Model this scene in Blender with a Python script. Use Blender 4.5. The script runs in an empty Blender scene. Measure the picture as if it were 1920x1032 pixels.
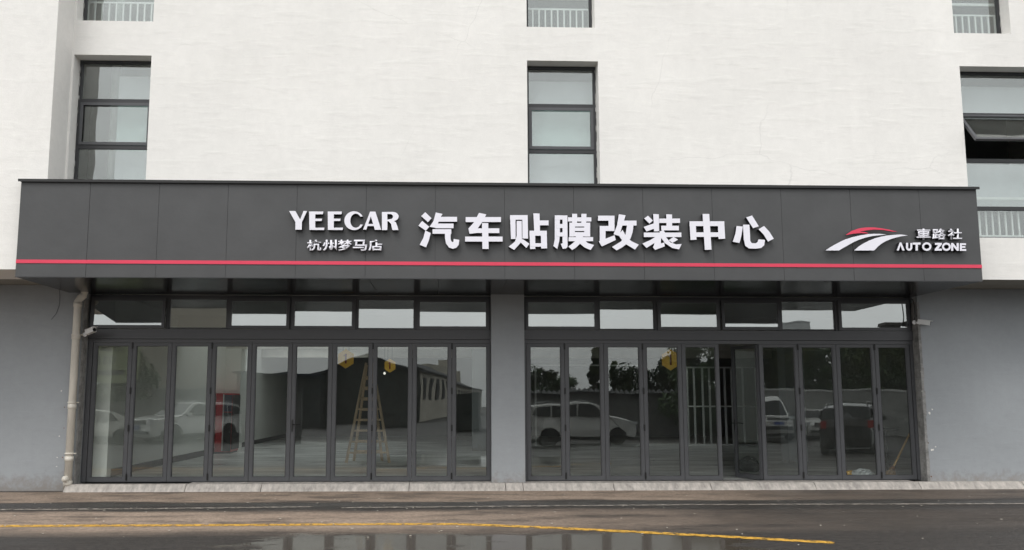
import bpy, bmesh, math, random
from mathutils import Vector, Matrix
from mathutils.noise import noise as pnoise
from mathutils.geometry import tessellate_polygon
random.seed(7)
R = math.radians
S = bpy.context.scene
COL = S.collection

# ------------------------------------------------------------------ camera
W_PX, FPX, CX, CY = 1920.0, 1763.0, 890.0, 516.0
PSI, TILT, CAM = R(2.07), R(7.72), Vector((0.0, -18.9, 1.70))
cd = bpy.data.cameras.new('camera'); cam = bpy.data.objects.new('camera', cd); COL.objects.link(cam)
cd.sensor_width = 36.0; cd.lens = FPX / W_PX * 36.0
cd.shift_x = (W_PX / 2 - CX) / W_PX; cd.shift_y = 0.0
cd.clip_start = 0.1; cd.clip_end = 2000
cam.location = CAM; cam.rotation_euler = (math.pi / 2 + TILT, 0, -PSI)
S.camera = cam

# ------------------------------------------------------------------ sky, sun, exposure
SUN_EL, SUN_AZ = R(52), R(205)      # high sun veiled by cloud, in front of the facade
wd = bpy.data.worlds.new('World'); S.world = wd; wd.use_nodes = True
nt = wd.node_tree; nt.nodes.clear()
sky = nt.nodes.new('ShaderNodeTexSky'); sky.sky_type = 'NISHITA'; sky.sun_disc = False
sky.sun_elevation = SUN_EL; sky.sun_rotation = SUN_AZ; sky.dust_density = 6; sky.air_density = 1.6; sky.altitude = 20
hs = nt.nodes.new('ShaderNodeHueSaturation'); hs.inputs['Saturation'].default_value = 0.07
mx = nt.nodes.new('ShaderNodeMix'); mx.data_type = 'RGBA'; mx.inputs[0].default_value = 0.6
mx.inputs[7].default_value = (12.6, 12.8, 12.9, 1)      # even cloud sheet
# faint cloud mottling all over the dome
tcw = nt.nodes.new('ShaderNodeTexCoord'); nzw = nt.nodes.new('ShaderNodeTexNoise'); nzw.inputs['Scale'].default_value = 2.2; nzw.inputs['Detail'].default_value = 6
mrw = nt.nodes.new('ShaderNodeMapRange'); mrw.inputs[1].default_value = .3; mrw.inputs[2].default_value = .7; mrw.inputs[3].default_value = .86; mrw.inputs[4].default_value = 1.1
mulw = nt.nodes.new('ShaderNodeMix'); mulw.data_type = 'RGBA'; mulw.blend_type = 'MULTIPLY'; mulw.inputs[0].default_value = 1
bg = nt.nodes.new('ShaderNodeBackground'); bg.inputs['Strength'].default_value = 0.13
ow = nt.nodes.new('ShaderNodeOutputWorld')
L = nt.links.new
L(sky.outputs[0], hs.inputs['Color']); L(hs.outputs[0], mx.inputs[6])
L(tcw.outputs['Generated'], nzw.inputs['Vector']); L(nzw.outputs[0], mrw.inputs[0])
L(mx.outputs[2], mulw.inputs[6]); L(mrw.outputs[0], mulw.inputs[7])
L(mulw.outputs[2], bg.inputs['Color']); L(bg.outputs[0], ow.inputs[0])
sl = bpy.data.lights.new('sun', 'SUN'); sl.energy = 0.9; sl.angle = R(25); sl.color = (1, .97, .92)
so = bpy.data.objects.new('sun', sl); COL.objects.link(so)
_d = Vector((math.sin(SUN_AZ) * math.cos(SUN_EL), math.cos(SUN_AZ) * math.cos(SUN_EL), math.sin(SUN_EL)))
so.rotation_euler = _d.to_track_quat('Z', 'Y').to_euler()
S.view_settings.view_transform = 'Standard'; S.view_settings.look = 'None'
S.view_settings.gamma = 1; S.view_settings.use_curve_mapping = False
S.view_settings.exposure = 0.09
S.cycles.use_denoising = True
S.cycles.max_bounces = 8; S.cycles.transparent_max_bounces = 24; S.cycles.glossy_bounces = 5
S.cycles.sample_clamp_indirect = 6

# ------------------------------------------------------------------ helpers
def at(px, py, Y):
    """point at depth Y that lies behind photo pixel (px, py)"""
    a = (px - CX) / FPX; b = -(py - CY) / FPX
    d = Vector((math.sin(PSI) * math.cos(TILT) + a * math.cos(PSI) - b * math.sin(PSI) * math.sin(TILT),
                math.cos(PSI) * math.cos(TILT) - a * math.sin(PSI) - b * math.cos(PSI) * math.sin(TILT),
                math.sin(TILT) + b * math.cos(TILT)))
    return CAM + d * ((Y - CAM.y) / d.y)
def ax(px, py, Y): return at(px, py, Y).x
def az(px, py, Y): return at(px, py, Y).z
GLASS_Y = 0.30
def mirrored(px, py, dist):
    """real place of something seen in the door glass at pixel, dist metres of light path along Y"""
    p = at(px, py, CAM.y + dist); return Vector((p.x, 2 * GLASS_Y - p.y, p.z))

def link(o, parent=None):
    COL.objects.link(o)
    if parent is not None: o.parent = parent
    return o
def tag(o, label=None, cat=None, group=None, kind=None):
    for k, v in (('label', label), ('category', cat), ('group', group), ('kind', kind)):
        if v: o[k] = v
    return o
def empty(name, loc, label, cat, group=None, rz=0):
    o = bpy.data.objects.new(name, None); o.location = loc; o.rotation_euler = (0, 0, rz); o.empty_display_size = .2
    link(o); return tag(o, label, cat, group)
def children(o): return [c for c in bpy.data.objects if c.parent == o]
def copy_tree(o, parent=None):
    c = o.copy(); link(c, parent)
    for ch in children(o): copy_tree(ch, c)
    return c

class MB:
    def __init__(s): s.bm = bmesh.new()
    def box(s, x0, x1, y0, y1, z0, z1, M=None):
        v = [s.bm.verts.new(Vector(p) if M is None else M @ Vector(p)) for p in
             ((x0,y0,z0),(x1,y0,z0),(x1,y1,z0),(x0,y1,z0),(x0,y0,z1),(x1,y0,z1),(x1,y1,z1),(x0,y1,z1))]
        for f in ((3,2,1,0),(4,5,6,7),(0,1,5,4),(1,2,6,5),(2,3,7,6),(3,0,4,7)): s.bm.faces.new([v[i] for i in f])
        return s
    def poly(s, pts):
        return s.bm.faces.new([s.bm.verts.new(p) for p in pts])
    def tube(s, pts, r, n=10, cap=True):
        pts = [Vector(p) for p in pts]; rings = []
        rr = r if isinstance(r, (list, tuple)) else [r] * len(pts)
        up = Vector((0.13, 0.31, 1)).normalized()
        for i, p in enumerate(pts):
            d = (pts[min(i+1, len(pts)-1)] - pts[max(i-1, 0)]).normalized()
            u = d.cross(up)
            if u.length < 1e-3: u = d.cross(Vector((1, 0, 0)))
            u.normalize(); v = d.cross(u)
            rings.append([s.bm.verts.new(p + (u * math.cos(2*math.pi*k/n) + v * math.sin(2*math.pi*k/n)) * rr[i]) for k in range(n)])
        for a, b in zip(rings, rings[1:]):
            for k in range(n): s.bm.faces.new((a[k], a[(k+1) % n], b[(k+1) % n], b[k]))
        if cap: s.bm.faces.new(rings[0][::-1]); s.bm.faces.new(rings[-1])
        return s
    def lathe(s, prof, n=20, M=Matrix.Identity(4)):
        """profile of (radius, height) about local Z"""
        rings = [[s.bm.verts.new(M @ Vector((r*math.cos(2*math.pi*k/n), r*math.sin(2*math.pi*k/n), h))) for k in range(n)] for r, h in prof]
        for a, b in zip(rings, rings[1:]):
            for k in range(n): s.bm.faces.new((a[k], a[(k+1) % n], b[(k+1) % n], b[k]))
        s.bm.faces.new(rings[0][::-1]); s.bm.faces.new(rings[-1]); return s
    def prism(s, pts, dvec):
        """closed polygon pts extruded by dvec"""
        a = [s.bm.verts.new(p) for p in pts]; b = [s.bm.verts.new(Vector(p) + Vector(dvec)) for p in pts]
        if len(pts) > 4:
            fa = fb = None
            for tri in tessellate_polygon([[Vector(p) for p in pts]]):
                try: s.bm.faces.new([a[i] for i in tri]); s.bm.faces.new([b[i] for i in reversed(tri)])
                except ValueError: pass
        else: fa = s.bm.faces.new(a); fb = s.bm.faces.new(b[::-1])
        side = []
        for i in range(len(a)):
            j = (i+1) % len(a); side.append(s.bm.faces.new((a[j], a[i], b[i], b[j])))
        return fa, fb, side
    def build(s, name, m, parent=None, bevel=0, smooth=False, loc=None):
        bm = s.bm
        if bevel: bmesh.ops.bevel(bm, geom=[e for e in bm.edges if len(e.link_faces) == 2 and e.calc_face_angle(0) > .5], offset=bevel, segments=1, affect='EDGES')
        bmesh.ops.recalc_face_normals(bm, faces=bm.faces)
        if loc is not None: bmesh.ops.translate(bm, verts=bm.verts, vec=-Vector(loc))
        me = bpy.data.meshes.new(name); bm.to_mesh(me); bm.free()
        for mm in (m if isinstance(m, (list, tuple)) else [m]): me.materials.append(mm)
        if smooth:
            for p in me.polygons: p.use_smooth = True
        o = bpy.data.objects.new(name, me); link(o, parent)
        if loc is not None: o.location = loc
        return o

# ------------------------------------------------------------------ materials
def node(t, typ, **kw):
    n = t.nodes.new(typ)
    for k, v in kw.items():
        if k.startswith('i_'): n.inputs[k[2:].replace('_', ' ')].default_value = v
        elif k.startswith('n_'): n.inputs[int(k[2:])].default_value = v
        else: setattr(n, k, v)
    return n
def pmat(name, c, rough=.6, var=.12, scale=3.0, bump=0.0, bscale=60.0, metal=0.0, spec=.5, tint=None, rvar=.08, coat=0, emit=0, stretch=(1,1,1)):
    m = bpy.data.materials.new(name); m.use_nodes = True; t = m.node_tree; t.nodes.clear(); K = t.links.new
    out = node(t, 'ShaderNodeOutputMaterial'); b = node(t, 'ShaderNodeBsdfPrincipled')
    tc = node(t, 'ShaderNodeTexCoord'); mp = node(t, 'ShaderNodeMapping'); mp.inputs['Scale'].default_value = stretch
    K(tc.outputs['Object'], mp.inputs[0])
    n1 = node(t, 'ShaderNodeTexNoise', i_Scale=scale, i_Detail=8.0, i_Roughness=.62); K(mp.outputs[0], n1.inputs['Vector'])
    cr = node(t, 'ShaderNodeMapRange', n_1=.28, n_2=.72, n_3=0.0, n_4=1.0); K(n1.outputs[0], cr.inputs[0])
    c2 = tint or tuple(x * (1 - var) for x in c); c1 = tuple(min(1, x * (1 + var * .6)) for x in c)
    mxn = node(t, 'ShaderNodeMix', data_type='RGBA'); mxn.inputs[6].default_value = (*c2, 1); mxn.inputs[7].default_value = (*c1, 1)
    K(cr.outputs[0], mxn.inputs[0]); K(mxn.outputs[2], b.inputs['Base Color'])
    rr = node(t, 'ShaderNodeMapRange', n_3=max(.02, rough - rvar), n_4=min(1, rough + rvar)); K(n1.outputs[0], rr.inputs[0]); K(rr.outputs[0], b.inputs['Roughness'])
    b.inputs['Metallic'].default_value = metal; b.inputs['Specular IOR Level'].default_value = spec
    b.inputs['Coat Weight'].default_value = coat; b.inputs['Coat Roughness'].default_value = .06
    if emit: b.inputs['Emission Color'].default_value = (*c, 1); b.inputs['Emission Strength'].default_value = emit
    if bump:
        n2 = node(t, 'ShaderNodeTexNoise', i_Scale=bscale, i_Detail=5.0, i_Roughness=.65); K(mp.outputs[0], n2.inputs['Vector'])
        bp = node(t, 'ShaderNodeBump', i_Strength=1.0, i_Distance=bump); K(n2.outputs[0], bp.inputs['Height']); K(bp.outputs[0], b.inputs['Normal'])
    K(b.outputs[0], out.inputs[0]); return m
def stucco(name, c, cracks=True, big=.06):
    """trowelled wall paint: broad tonal drift, trowel ripples, fine grain, thin cracks and water runs"""
    m = bpy.data.materials.new(name); m.use_nodes = True; t = m.node_tree; t.nodes.clear(); K = t.links.new
    out = node(t, 'ShaderNodeOutputMaterial'); b = node(t, 'ShaderNodeBsdfPrincipled'); b.inputs['Roughness'].default_value = .82; b.inputs['Specular IOR Level'].default_value = .25
    tc = node(t, 'ShaderNodeTexCoord'); P = tc.outputs['Object']
    mpS = node(t, 'ShaderNodeMapping'); mpS.inputs['Scale'].default_value = (2.6, 2.6, .22); K(P, mpS.inputs[0])     # runs
    mpR = node(t, 'ShaderNodeMapping'); mpR.inputs['Scale'].default_value = (.7, .7, 3.2); K(P, mpR.inputs[0])          # trowel ripples
    nb = node(t, 'ShaderNodeTexNoise', i_Scale=.55, i_Detail=9.0, i_Roughness=.6); K(P, nb.inputs['Vector'])
    ns = node(t, 'ShaderNodeTexNoise', i_Scale=2.2, i_Detail=6.0); K(mpS.outputs[0], ns.inputs['Vector'])
    nr = node(t, 'ShaderNodeTexNoise', i_Scale=2.0, i_Detail=4.0); K(mpR.outputs[0], nr.inputs['Vector'])
    nf = node(t, 'ShaderNodeTexNoise', i_Scale=70.0, i_Detail=4.0, i_Roughness=.7); K(P, nf.inputs['Vector'])
    def mr(src, a, bb, lo, hi):
        n = node(t, 'ShaderNodeMapRange', n_1=a, n_2=bb, n_3=lo, n_4=hi); K(src, n.inputs[0]); return n.outputs[0]
    def mul(a, bb):
        n = node(t, 'ShaderNodeMath', operation='MULTIPLY'); K(a, n.inputs[0]); K(bb, n.inputs[1]); return n.outputs[0]
    v = mul(mr(nb.outputs[0], .3, .7, 1 - big, 1 + big * .5), mr(ns.outputs[0], .35, .75, 1.0, 1 - big * .3))
    v = mul(v, mr(nf.outputs[0], .3, .7, .955, 1.03)); v = mul(v, mr(nr.outputs[0], .55, .75, 1.0, .975))
    n8 = node(t, 'ShaderNodeTexNoise', i_Scale=7.0, i_Detail=7.0, i_Roughness=.7); K(P, n8.inputs['Vector']); v = mul(v, mr(n8.outputs[0], .3, .7, .955, 1.02))
    col = node(t, 'ShaderNodeMix', data_type='RGBA', blend_type='MULTIPLY'); col.inputs[0].default_value = 1; col.inputs[6].default_value = (*c, 1)
    K(v, col.inputs[7]); src = col.outputs[2]
    if not cracks:      # road splash at the foot of the ground floor walls
        sz = node(t, 'ShaderNodeSeparateXYZ'); K(P, sz.inputs[0]); zz = node(t, 'ShaderNodeMath', operation='MULTIPLY_ADD', n_1=.9, n_2=-.45); K(n8.outputs[0], zz.inputs[0])
        za = node(t, 'ShaderNodeMath', operation='ADD'); K(sz.outputs[2], za.inputs[0]); K(zz.outputs[0], za.inputs[1])
        c3 = node(t, 'ShaderNodeMix', data_type='RGBA'); K(mr(za.outputs[0], .02, .34, .6, 0), c3.inputs[0]); K(src, c3.inputs[6]); c3.inputs[7].default_value = (.23, .19, .155, 1); src = c3.outputs[2]
    if cracks:
        vo = node(t, 'ShaderNodeTexVoronoi', feature='DISTANCE_TO_EDGE', i_Scale=.42); 
        dn = node(t, 'ShaderNodeTexNoise', i_Scale=2.6, i_Detail=6.0); K(P, dn.inputs['Vector'])
        ad = node(t, 'ShaderNodeMix', data_type='VECTOR'); ad.inputs[0].default_value = .18; K(P, ad.inputs[4]); K(dn.outputs[1], ad.inputs[5]); K(ad.outputs[1], vo.inputs['Vector'])
        ck = mr(vo.outputs[0], 0, .004, 1, 0); gate = mr(nb.outputs[0], .5, .6, 0, .22); g = mul(ck, gate)
        c3 = node(t, 'ShaderNodeMix', data_type='RGBA'); K(g, c3.inputs[0]); K(src, c3.inputs[6]); c3.inputs[7].default_value = tuple(x * .45 for x in c) + (1,); src = c3.outputs[2]
    K(src, b.inputs['Base Color'])
    h = node(t, 'ShaderNodeMath', operation='ADD'); rip = node(t, 'ShaderNodeMath', operation='MULTIPLY', n_1=.45); K(mr(nr.outputs[0], .5, .8, 0, 1), rip.inputs[0]); K(rip.outputs[0], h.inputs[0]); h2 = node(t, 'ShaderNodeMath', operation='MULTIPLY', n_1=.28); K(nf.outputs[0], h2.inputs[0]); K(h2.outputs[0], h.inputs[1])
    bp = node(t, 'ShaderNodeBump', i_Strength=1.0, i_Distance=.007); K(h.outputs[0], bp.inputs['Height']); K(bp.outputs[0], b.inputs['Normal'])
    K(b.outputs[0], out.inputs[0]); return m
def glass(name, tint, r0, wave=.0015, dirt=.02, wscale=1.3):
    """thin pane: each face reflects by Schlick, the rest goes straight through; slight roller waves and film of dust"""
    m = bpy.data.materials.new(name); m.use_nodes = True; t = m.node_tree; t.nodes.clear(); K = t.links.new
    out = node(t, 'ShaderNodeOutputMaterial'); tr = node(t, 'ShaderNodeBsdfTransparent'); tr.inputs[0].default_value = (*tint, 1)
    gl = node(t, 'ShaderNodeBsdfGlossy'); gl.inputs['Roughness'].default_value = 0.0; gl.inputs['Color'].default_value = (.97, 1, .985, 1)
    ge = node(t, 'ShaderNodeNewGeometry'); dt = node(t, 'ShaderNodeVectorMath', operation='DOT_PRODUCT'); K(ge.outputs['Incoming'], dt.inputs[0]); K(ge.outputs['Normal'], dt.inputs[1])
    ab = node(t, 'ShaderNodeMath', operation='ABSOLUTE'); K(dt.outputs['Value'], ab.inputs[0])
    iv = node(t, 'ShaderNodeMath', operation='SUBTRACT', n_0=1.0); K(ab.outputs[0], iv.inputs[1])
    pw = node(t, 'ShaderNodeMath', operation='POWER', n_1=5.0); K(iv.outputs[0], pw.inputs[0])
    ma = node(t, 'ShaderNodeMath', operation='MULTIPLY_ADD', n_1=1 - r0, n_2=r0); K(pw.outputs[0], ma.inputs[0])
    tc = node(t, 'ShaderNodeTexCoord')
    nz = node(t, 'ShaderNodeTexNoise', i_Scale=wscale, i_Detail=1.0); K(tc.outputs['Object'], nz.inputs['Vector'])
    bp = node(t, 'ShaderNodeBump', i_Strength=1.0, i_Distance=wave); K(nz.outputs[0], bp.inputs['Height']); K(bp.outputs[0], gl.inputs['Normal'])
    ms = node(t, 'ShaderNodeMixShader'); K(ma.outputs[0], ms.inputs[0]); K(tr.outputs[0], ms.inputs[1]); K(gl.outputs[0], ms.inputs[2])
    df = node(t, 'ShaderNodeBsdfDiffuse'); df.inputs[0].default_value = (.55, .55, .52, 1)
    dn = node(t, 'ShaderNodeTexNoise', i_Scale=3.0, i_Detail=8.0, i_Roughness=.7); K(tc.outputs['Object'], dn.inputs['Vector'])
    dm = node(t, 'ShaderNodeMapRange', n_1=.35, n_2=.8, n_3=dirt * .3, n_4=dirt * 1.8); K(dn.outputs[0], dm.inputs[0])
    m2 = node(t, 'ShaderNodeMixShader'); K(dm.outputs[0], m2.inputs[0]); K(ms.outputs[0], m2.inputs[1]); K(df.outputs[0], m2.inputs[2])
    K(m2.outputs[0], out.inputs[0]); return m

M = {}
M['white_wall'] = stucco('white_wall_paint', (.84, .822, .79))
M['grey_wall'] = stucco('grey_wall_paint', (.355, .375, .393), cracks=False, big=.07)
M['inner_wall'] = pmat('interior_plaster', (.84, .84, .80), .85, .06, .8, .002, 40)
M['ceiling'] = pmat('concrete_ceiling', (.60, .575, .53), .9, .25, 1.2, .004, 30)
M['skirting'] = pmat('dark_skirting', (.012, .012, .012), .7)
M['alu'] = pmat('grey_powder_coat', (.078, .080, .086), .42, .10, 6, .0002, 300, spec=.5)
M['alu_dark'] = pmat('dark_powder_coat', (.03, .031, .034), .45, .15, 6)
M['black'] = pmat('black_plastic', (.012, .012, .012), .45)
M['rubber'] = pmat('black_rubber', (.018, .018, .018), .85, bump=.002)
M['fascia'] = pmat('charcoal_composite_panel', (.068, .069, .071), .46, .16, 1.3, .009, 1.2, spec=.45, rvar=.1)
M['soffit'] = pmat('gloss_black_soffit', (.010, .010, .011), .18, .2, 1.5, .002, 1.5, spec=.22)
M['red_line'] = pmat('red_acrylic', (.72, .045, .10), .35, .05)
M['acrylic'] = pmat('white_acrylic', (.80, .79, .86), .35, .03, 4)
M['return'] = pmat('dark_letter_return', (.018, .018, .022), .5)
M['pvc'] = pmat('cream_pvc', (.74, .70, .62), .45, .25, 4, .001, 40, stretch=(1, 1, .3))
M['cam_white'] = pmat('white_camera_plastic', (.72, .72, .71), .35, .06)
M['cable'] = pmat('black_cable', (.015, .015, .016), .6)
M['kerb'] = pmat('threshold_granite', (.47, .435, .40), .75, .45, 5, .006, 25, stretch=(2.5, 1, 1))
M['steel_white'] = pmat('white_steel_stud', (.62, .63, .63), .5, .1)
M['wood'] = pmat('ladder_wood', (.74, .56, .38), .7, .4, 6, .002, 30, stretch=(1, 1, .2))
M['broom_wood'] = pmat('broom_handle_wood', (.55, .33, .12), .55, .3, 8)
M['straw'] = pmat('broom_straw', (.30, .19, .09), .9, .4, 30)
M['red'] = pmat('red_cabinet_paint', (.52, .018, .03), .3, .1)
M['navy'] = pmat('navy_cabinet_panel', (.02, .025, .06), .3)
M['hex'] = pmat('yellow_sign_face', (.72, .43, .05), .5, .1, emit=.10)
M['hexred'] = pmat('dark_red_print', (.30, .03, .02), .5)
M['tool_yellow'] = pmat('yellow_tool_plastic', (.75, .42, .04), .4)
M['bag_clear'] = pmat('clear_plastic_bag', (.55, .57, .58), .18, .4, 12, .02, 14)
M['bag'] = pmat('black_bag_fabric', (.02, .02, .022), .7, .4, 10, .02, 18)
M['glass_door'] = glass('door_glass', (.93, .95, .94), .092, dirt=.012)
M['glass_transom'] = glass('transom_glass', (.5, .53, .53), .30, wave=.0012)
M['glass_up'] = glass('upper_window_glass', (.90, .925, .92), .15, wave=.004, wscale=2.0)
M['up_back'] = pmat('pale_grey_back_panel', (.60, .62, .64), .8, .12, 1.0)
M['up_green'] = pmat('pale_green_back_panel', (.50, .62, .60), .8, .1, 1.0)
M['rail_white'] = pmat('white_rail_paint', (.75, .77, .75), .4)
M['sealant'] = pmat('torn_sealant', (.10, .095, .09), .8, .8, 12, .01, 30, tint=(.6, .6, .58), stretch=(1, 1, 1))
M['chip'] = pmat('white_plaster_chip', (.82, .80, .76), .9, .2, 30)
M['rust'] = pmat('rusty_anchor', (.20, .09, .04), .9, .4, 40)
M['yellow_line'] = None

def road_material():
    m = bpy.data.materials.new('wet_asphalt'); m.use_nodes = True; t = m.node_tree; t.nodes.clear(); K = t.links.new
    out = node(t, 'ShaderNodeOutputMaterial'); b = node(t, 'ShaderNodeBsdfPrincipled')
    tc = node(t, 'ShaderNodeTexCoord'); P = tc.outputs['Object']; sep = node(t, 'ShaderNodeSeparateXYZ'); K(P, sep.inputs[0])
    def mr(src, a, bb, lo=0.0, hi=1.0, smooth=True):
        n = node(t, 'ShaderNodeMapRange', n_1=a, n_2=bb, n_3=lo, n_4=hi)
        if smooth: n.interpolation_type = 'SMOOTHSTEP'
        K(src, n.inputs[0]); return n.outputs[0]
    def mth(op, a, bb):
        n = node(t, 'ShaderNodeMath', operation=op)
        for i, v in enumerate((a, bb)):
            if isinstance(v, (int, float)): n.inputs[i].default_value = v
            else: K(v, n.inputs[i])
        return n.outputs[0]
    def noi(scale, det, st, rough=.6):
        mp = node(t, 'ShaderNodeMapping'); mp.inputs['Scale'].default_value = st; K(P, mp.inputs[0])
        n = node(t, 'ShaderNodeTexNoise', i_Scale=scale, i_Detail=det, i_Roughness=rough); K(mp.outputs[0], n.inputs['Vector']); return n.outputs[0]
    streak = noi(1.0, 9.0, (.28, 1.5, 1)); mid = noi(1.7, 8.0, (.6, 1, 1), .7); fine = noi(38.0, 4.0, (1, 1, 1), .75); big = noi(.25, 3.0, (1, 1, 1))
    X, Y = sep.outputs[0], sep.outputs[1]
    # dust washed off the threshold lies in two bands along the building, parted by a wet gutter, thinner to the right
    Yn = mth('ADD', Y, mth('MULTIPLY', mth('SUBTRACT', streak, .5), 1.5))
    b1 = mth('MULTIPLY', mth('MULTIPLY', mr(Yn, -2.35, -1.95), mr(Y, -.1, -.3)), mr(X, 7.5, 4.0, .3, 1.0))
    b2 = mth('MULTIPLY', mth('MULTIPLY', mr(Yn, -6.6, -5.3), mr(Yn, -3.3, -3.9)), mr(mth('ADD', X, mth('MULTIPLY', big, 6.0)), 10.0, 1.0, .10, 1.0))
    dust = mth('MULTIPLY', mth('MAXIMUM', b1, b2), mr(mth('ADD', mth('MULTIPLY', streak, .5), mth('MULTIPLY', mid, .5)), .34, .52, .2, 1.0))
    gut = mth('MULTIPLY', mr(Yn, -3.2, -2.9), mr(Yn, -2.2, -2.5))
    # standing water
    px = mth('MULTIPLY', mr(X, -4.0, -1.4), mr(X, 5.4, 2.8)); py = mr(Y, -5.6, -6.8)
    pud = mr(mth('ADD', mth('MULTIPLY', mth('MULTIPLY', px, py), .55), mr(mth('ADD', mth('MULTIPLY', mid, .8), mth('MULTIPLY', fine, .2)), .32, .68, 0, .6, False)), .58, .72)
    pud = mth('MULTIPLY', pud, mth('SUBTRACT', 1.0, mth('MULTIPLY', dust, .9)))
    wet = mr(mth('ADD', mth('MULTIPLY', streak, .5), mth('MULTIPLY', big, .5)), .36, .62)
    c_dry = node(t, 'ShaderNodeMix', data_type='RGBA'); c_dry.inputs[6].default_value = (.013, .012, .0115, 1); c_dry.inputs[7].default_value = (.070, .061, .054, 1)
    K(mr(mth('ADD', mth('MULTIPLY', noi(11.0, 6.0, (1, 1, 1), .8), .5), mth('MULTIPLY', fine, .5)), .40, .60), c_dry.inputs[0])
    c_p = node(t, 'ShaderNodeMix', data_type='RGBA'); K(pud, c_p.inputs[0]); K(c_dry.outputs[2], c_p.inputs[6]); c_p.inputs[7].default_value = (.075, .063, .05, 1)
    c_d = node(t, 'ShaderNodeMix', data_type='RGBA'); K(dust, c_d.inputs[0]); K(c_p.outputs[2], c_d.inputs[6])
    dcol = node(t, 'ShaderNodeMix', data_type='RGBA'); dcol.inputs[6].default_value = (.19, .145, .112, 1); dcol.inputs[7].default_value = (.47, .365, .285, 1); grit = noi(13.0, 6.0, (1, 1, 1), .75); K(mth('MULTIPLY', mr(mth('ADD', mth('MULTIPLY', fine, .45), mth('MULTIPLY', grit, .55)), .36, .64), mr(mid, .3, .6, .35, 1.0)), dcol.inputs[0]); K(dcol.outputs[2], c_d.inputs[7])
    K(c_d.outputs[2], b.inputs['Base Color'])
    r = mth('ADD', mth('MULTIPLY', mth('MAXIMUM', wet, gut), -.30), .64); r = mth('ADD', r, mth('MULTIPLY', dust, .3))
    r = mth('MULTIPLY', r, mth('SUBTRACT', 1.0, mth('MULTIPLY', pud, .84)))
    K(r, b.inputs['Roughness']); b.inputs['Specular IOR Level'].default_value = .36
    h = mth('ADD', fine, mth('MULTIPLY', mid, 1.2))
    bp = node(t, 'ShaderNodeBump', i_Distance=.045); K(h, bp.inputs['Height']); K(mth('MULTIPLY', mth('SUBTRACT', 1.0, pud), .55), bp.inputs['Strength']); K(bp.outputs[0], b.inputs['Normal'])
    K(b.outputs[0], out.inputs[0]); return m
M['road'] = road_material()
def worn_paint(name, c, lo=.40):
    m = pmat(name, c, .55, .25, 9, .004, 60)
    t = m.node_tree; K = t.links.new; b = next(n for n in t.nodes if n.type == 'BSDF_PRINCIPLED'); out = next(n for n in t.nodes if n.type == 'OUTPUT_MATERIAL')
    tc = next(n for n in t.nodes if n.type == 'TEX_COORD')
    n = node(t, 'ShaderNodeTexNoise', i_Scale=9.0, i_Detail=9.0, i_Roughness=.75); K(tc.outputs['Object'], n.inputs['Vector'])
    r = node(t, 'ShaderNodeMapRange', n_1=lo, n_2=lo + .10); K(n.outputs[0], r.inputs[0])
    tr = node(t, 'ShaderNodeBsdfTransparent'); ms = node(t, 'ShaderNodeMixShader'); K(r.outputs[0], ms.inputs[0]); K(tr.outputs[0], ms.inputs[1]); K(b.outputs[0], ms.inputs[2]); K(ms.outputs[0], out.inputs[0])
    return m
M['yellow_line'] = worn_paint('worn_yellow_paint', (.66, .37, .05), .41)
M['pale_strip'] = worn_paint('pale_concrete_edge', (.30, .27, .235), .43)
def floor_material():
    m = pmat('damp_concrete_floor', (.66, .67, .65), .36, .6, 1.3, .004, 20, tint=(.075, .08, .08), rvar=.3, stretch=(.45, 1.3, 1))
    return m
M['floor'] = floor_material()

# ------------------------------------------------------------------ ground and road
def sheet(name, x0, x1, y0, y1, z, m, kind='structure'):
    b = MB(); b.poly([(x0,y0,z),(x1,y0,z),(x1,y1,z),(x0,y1,z)]); o = b.build(name, m); tag(o, kind=kind); return o
M['ground'] = pmat('far_ground', (.10, .095, .085), .9, .3, .2)
sheet('ground', -600, 600, -700, 600, -.02, M['ground'])
M['yard'] = pmat('dark_wet_yard', (.035, .033, .031), .55, .5, .5, .008, 14, rvar=.2)
tag(sheet('yard', -60, 60, -300, -11.5, -.004, M['yard']), 'dark wet yard between the road and the far wall')
tag(sheet('road', -60, 60, -11.5, .0, 0.0, M['road']), 'wet dark asphalt with tan dust patches and puddles')
def stripe(name, pts, w, z, m):
    b = MB(); pts = [Vector((p[0], p[1], z)) for p in pts]; prev = None
    for i, p in enumerate(pts):
        d = (pts[min(i+1, len(pts)-1)] - pts[max(i-1, 0)]).normalized(); n = Vector((-d.y, d.x, 0)) * w / 2
        a, c = b.bm.verts.new(p + n), b.bm.verts.new(p - n)
        if prev: b.bm.faces.new((prev[0], prev[1], c, a))
        prev = (a, c)
    return b.build(name, m)
def gp(px, py, z=0):
    a = (px - CX) / FPX; bb = -(py - CY) / FPX
    d = Vector((math.sin(PSI) * math.cos(TILT) + a * math.cos(PSI) - bb * math.sin(PSI) * math.sin(TILT), math.cos(PSI) * math.cos(TILT) - a * math.sin(PSI) - bb * math.cos(PSI) * math.sin(TILT), math.sin(TILT) + bb * math.cos(TILT)))
    return CAM + d * ((z - CAM.z) / d.z)
ypts = [gp(*p) for p in ((-500, 996), (-150, 990), (0, 987), (240, 986), (480, 985), (700, 983.5), (860, 983.5), (930, 986), (1050, 991), (1200, 998.5), (1380, 1008), (1565, 1018.5))]
def dens(pts, k=6):
    out = []
    for a, b in zip(pts, pts[1:]): out += [a.lerp(b, i / k) for i in range(k)]
    return out + [pts[-1]]
o = stripe('yellow_road_line', dens(ypts), .21, .004, M['yellow_line']); tag(o, 'thin worn yellow line painted along the wet road', 'road marking')
o = stripe('drain_edging', dens([gp(*p) for p in ((-200, 957), (0, 956.5), (300, 954.5), (585, 951))]), .17, .006, M['pale_strip']); tag(o, 'pale concrete strip in the road at the left, nearer the pipe', 'edging strip', 'pale strips set into the road')
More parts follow.
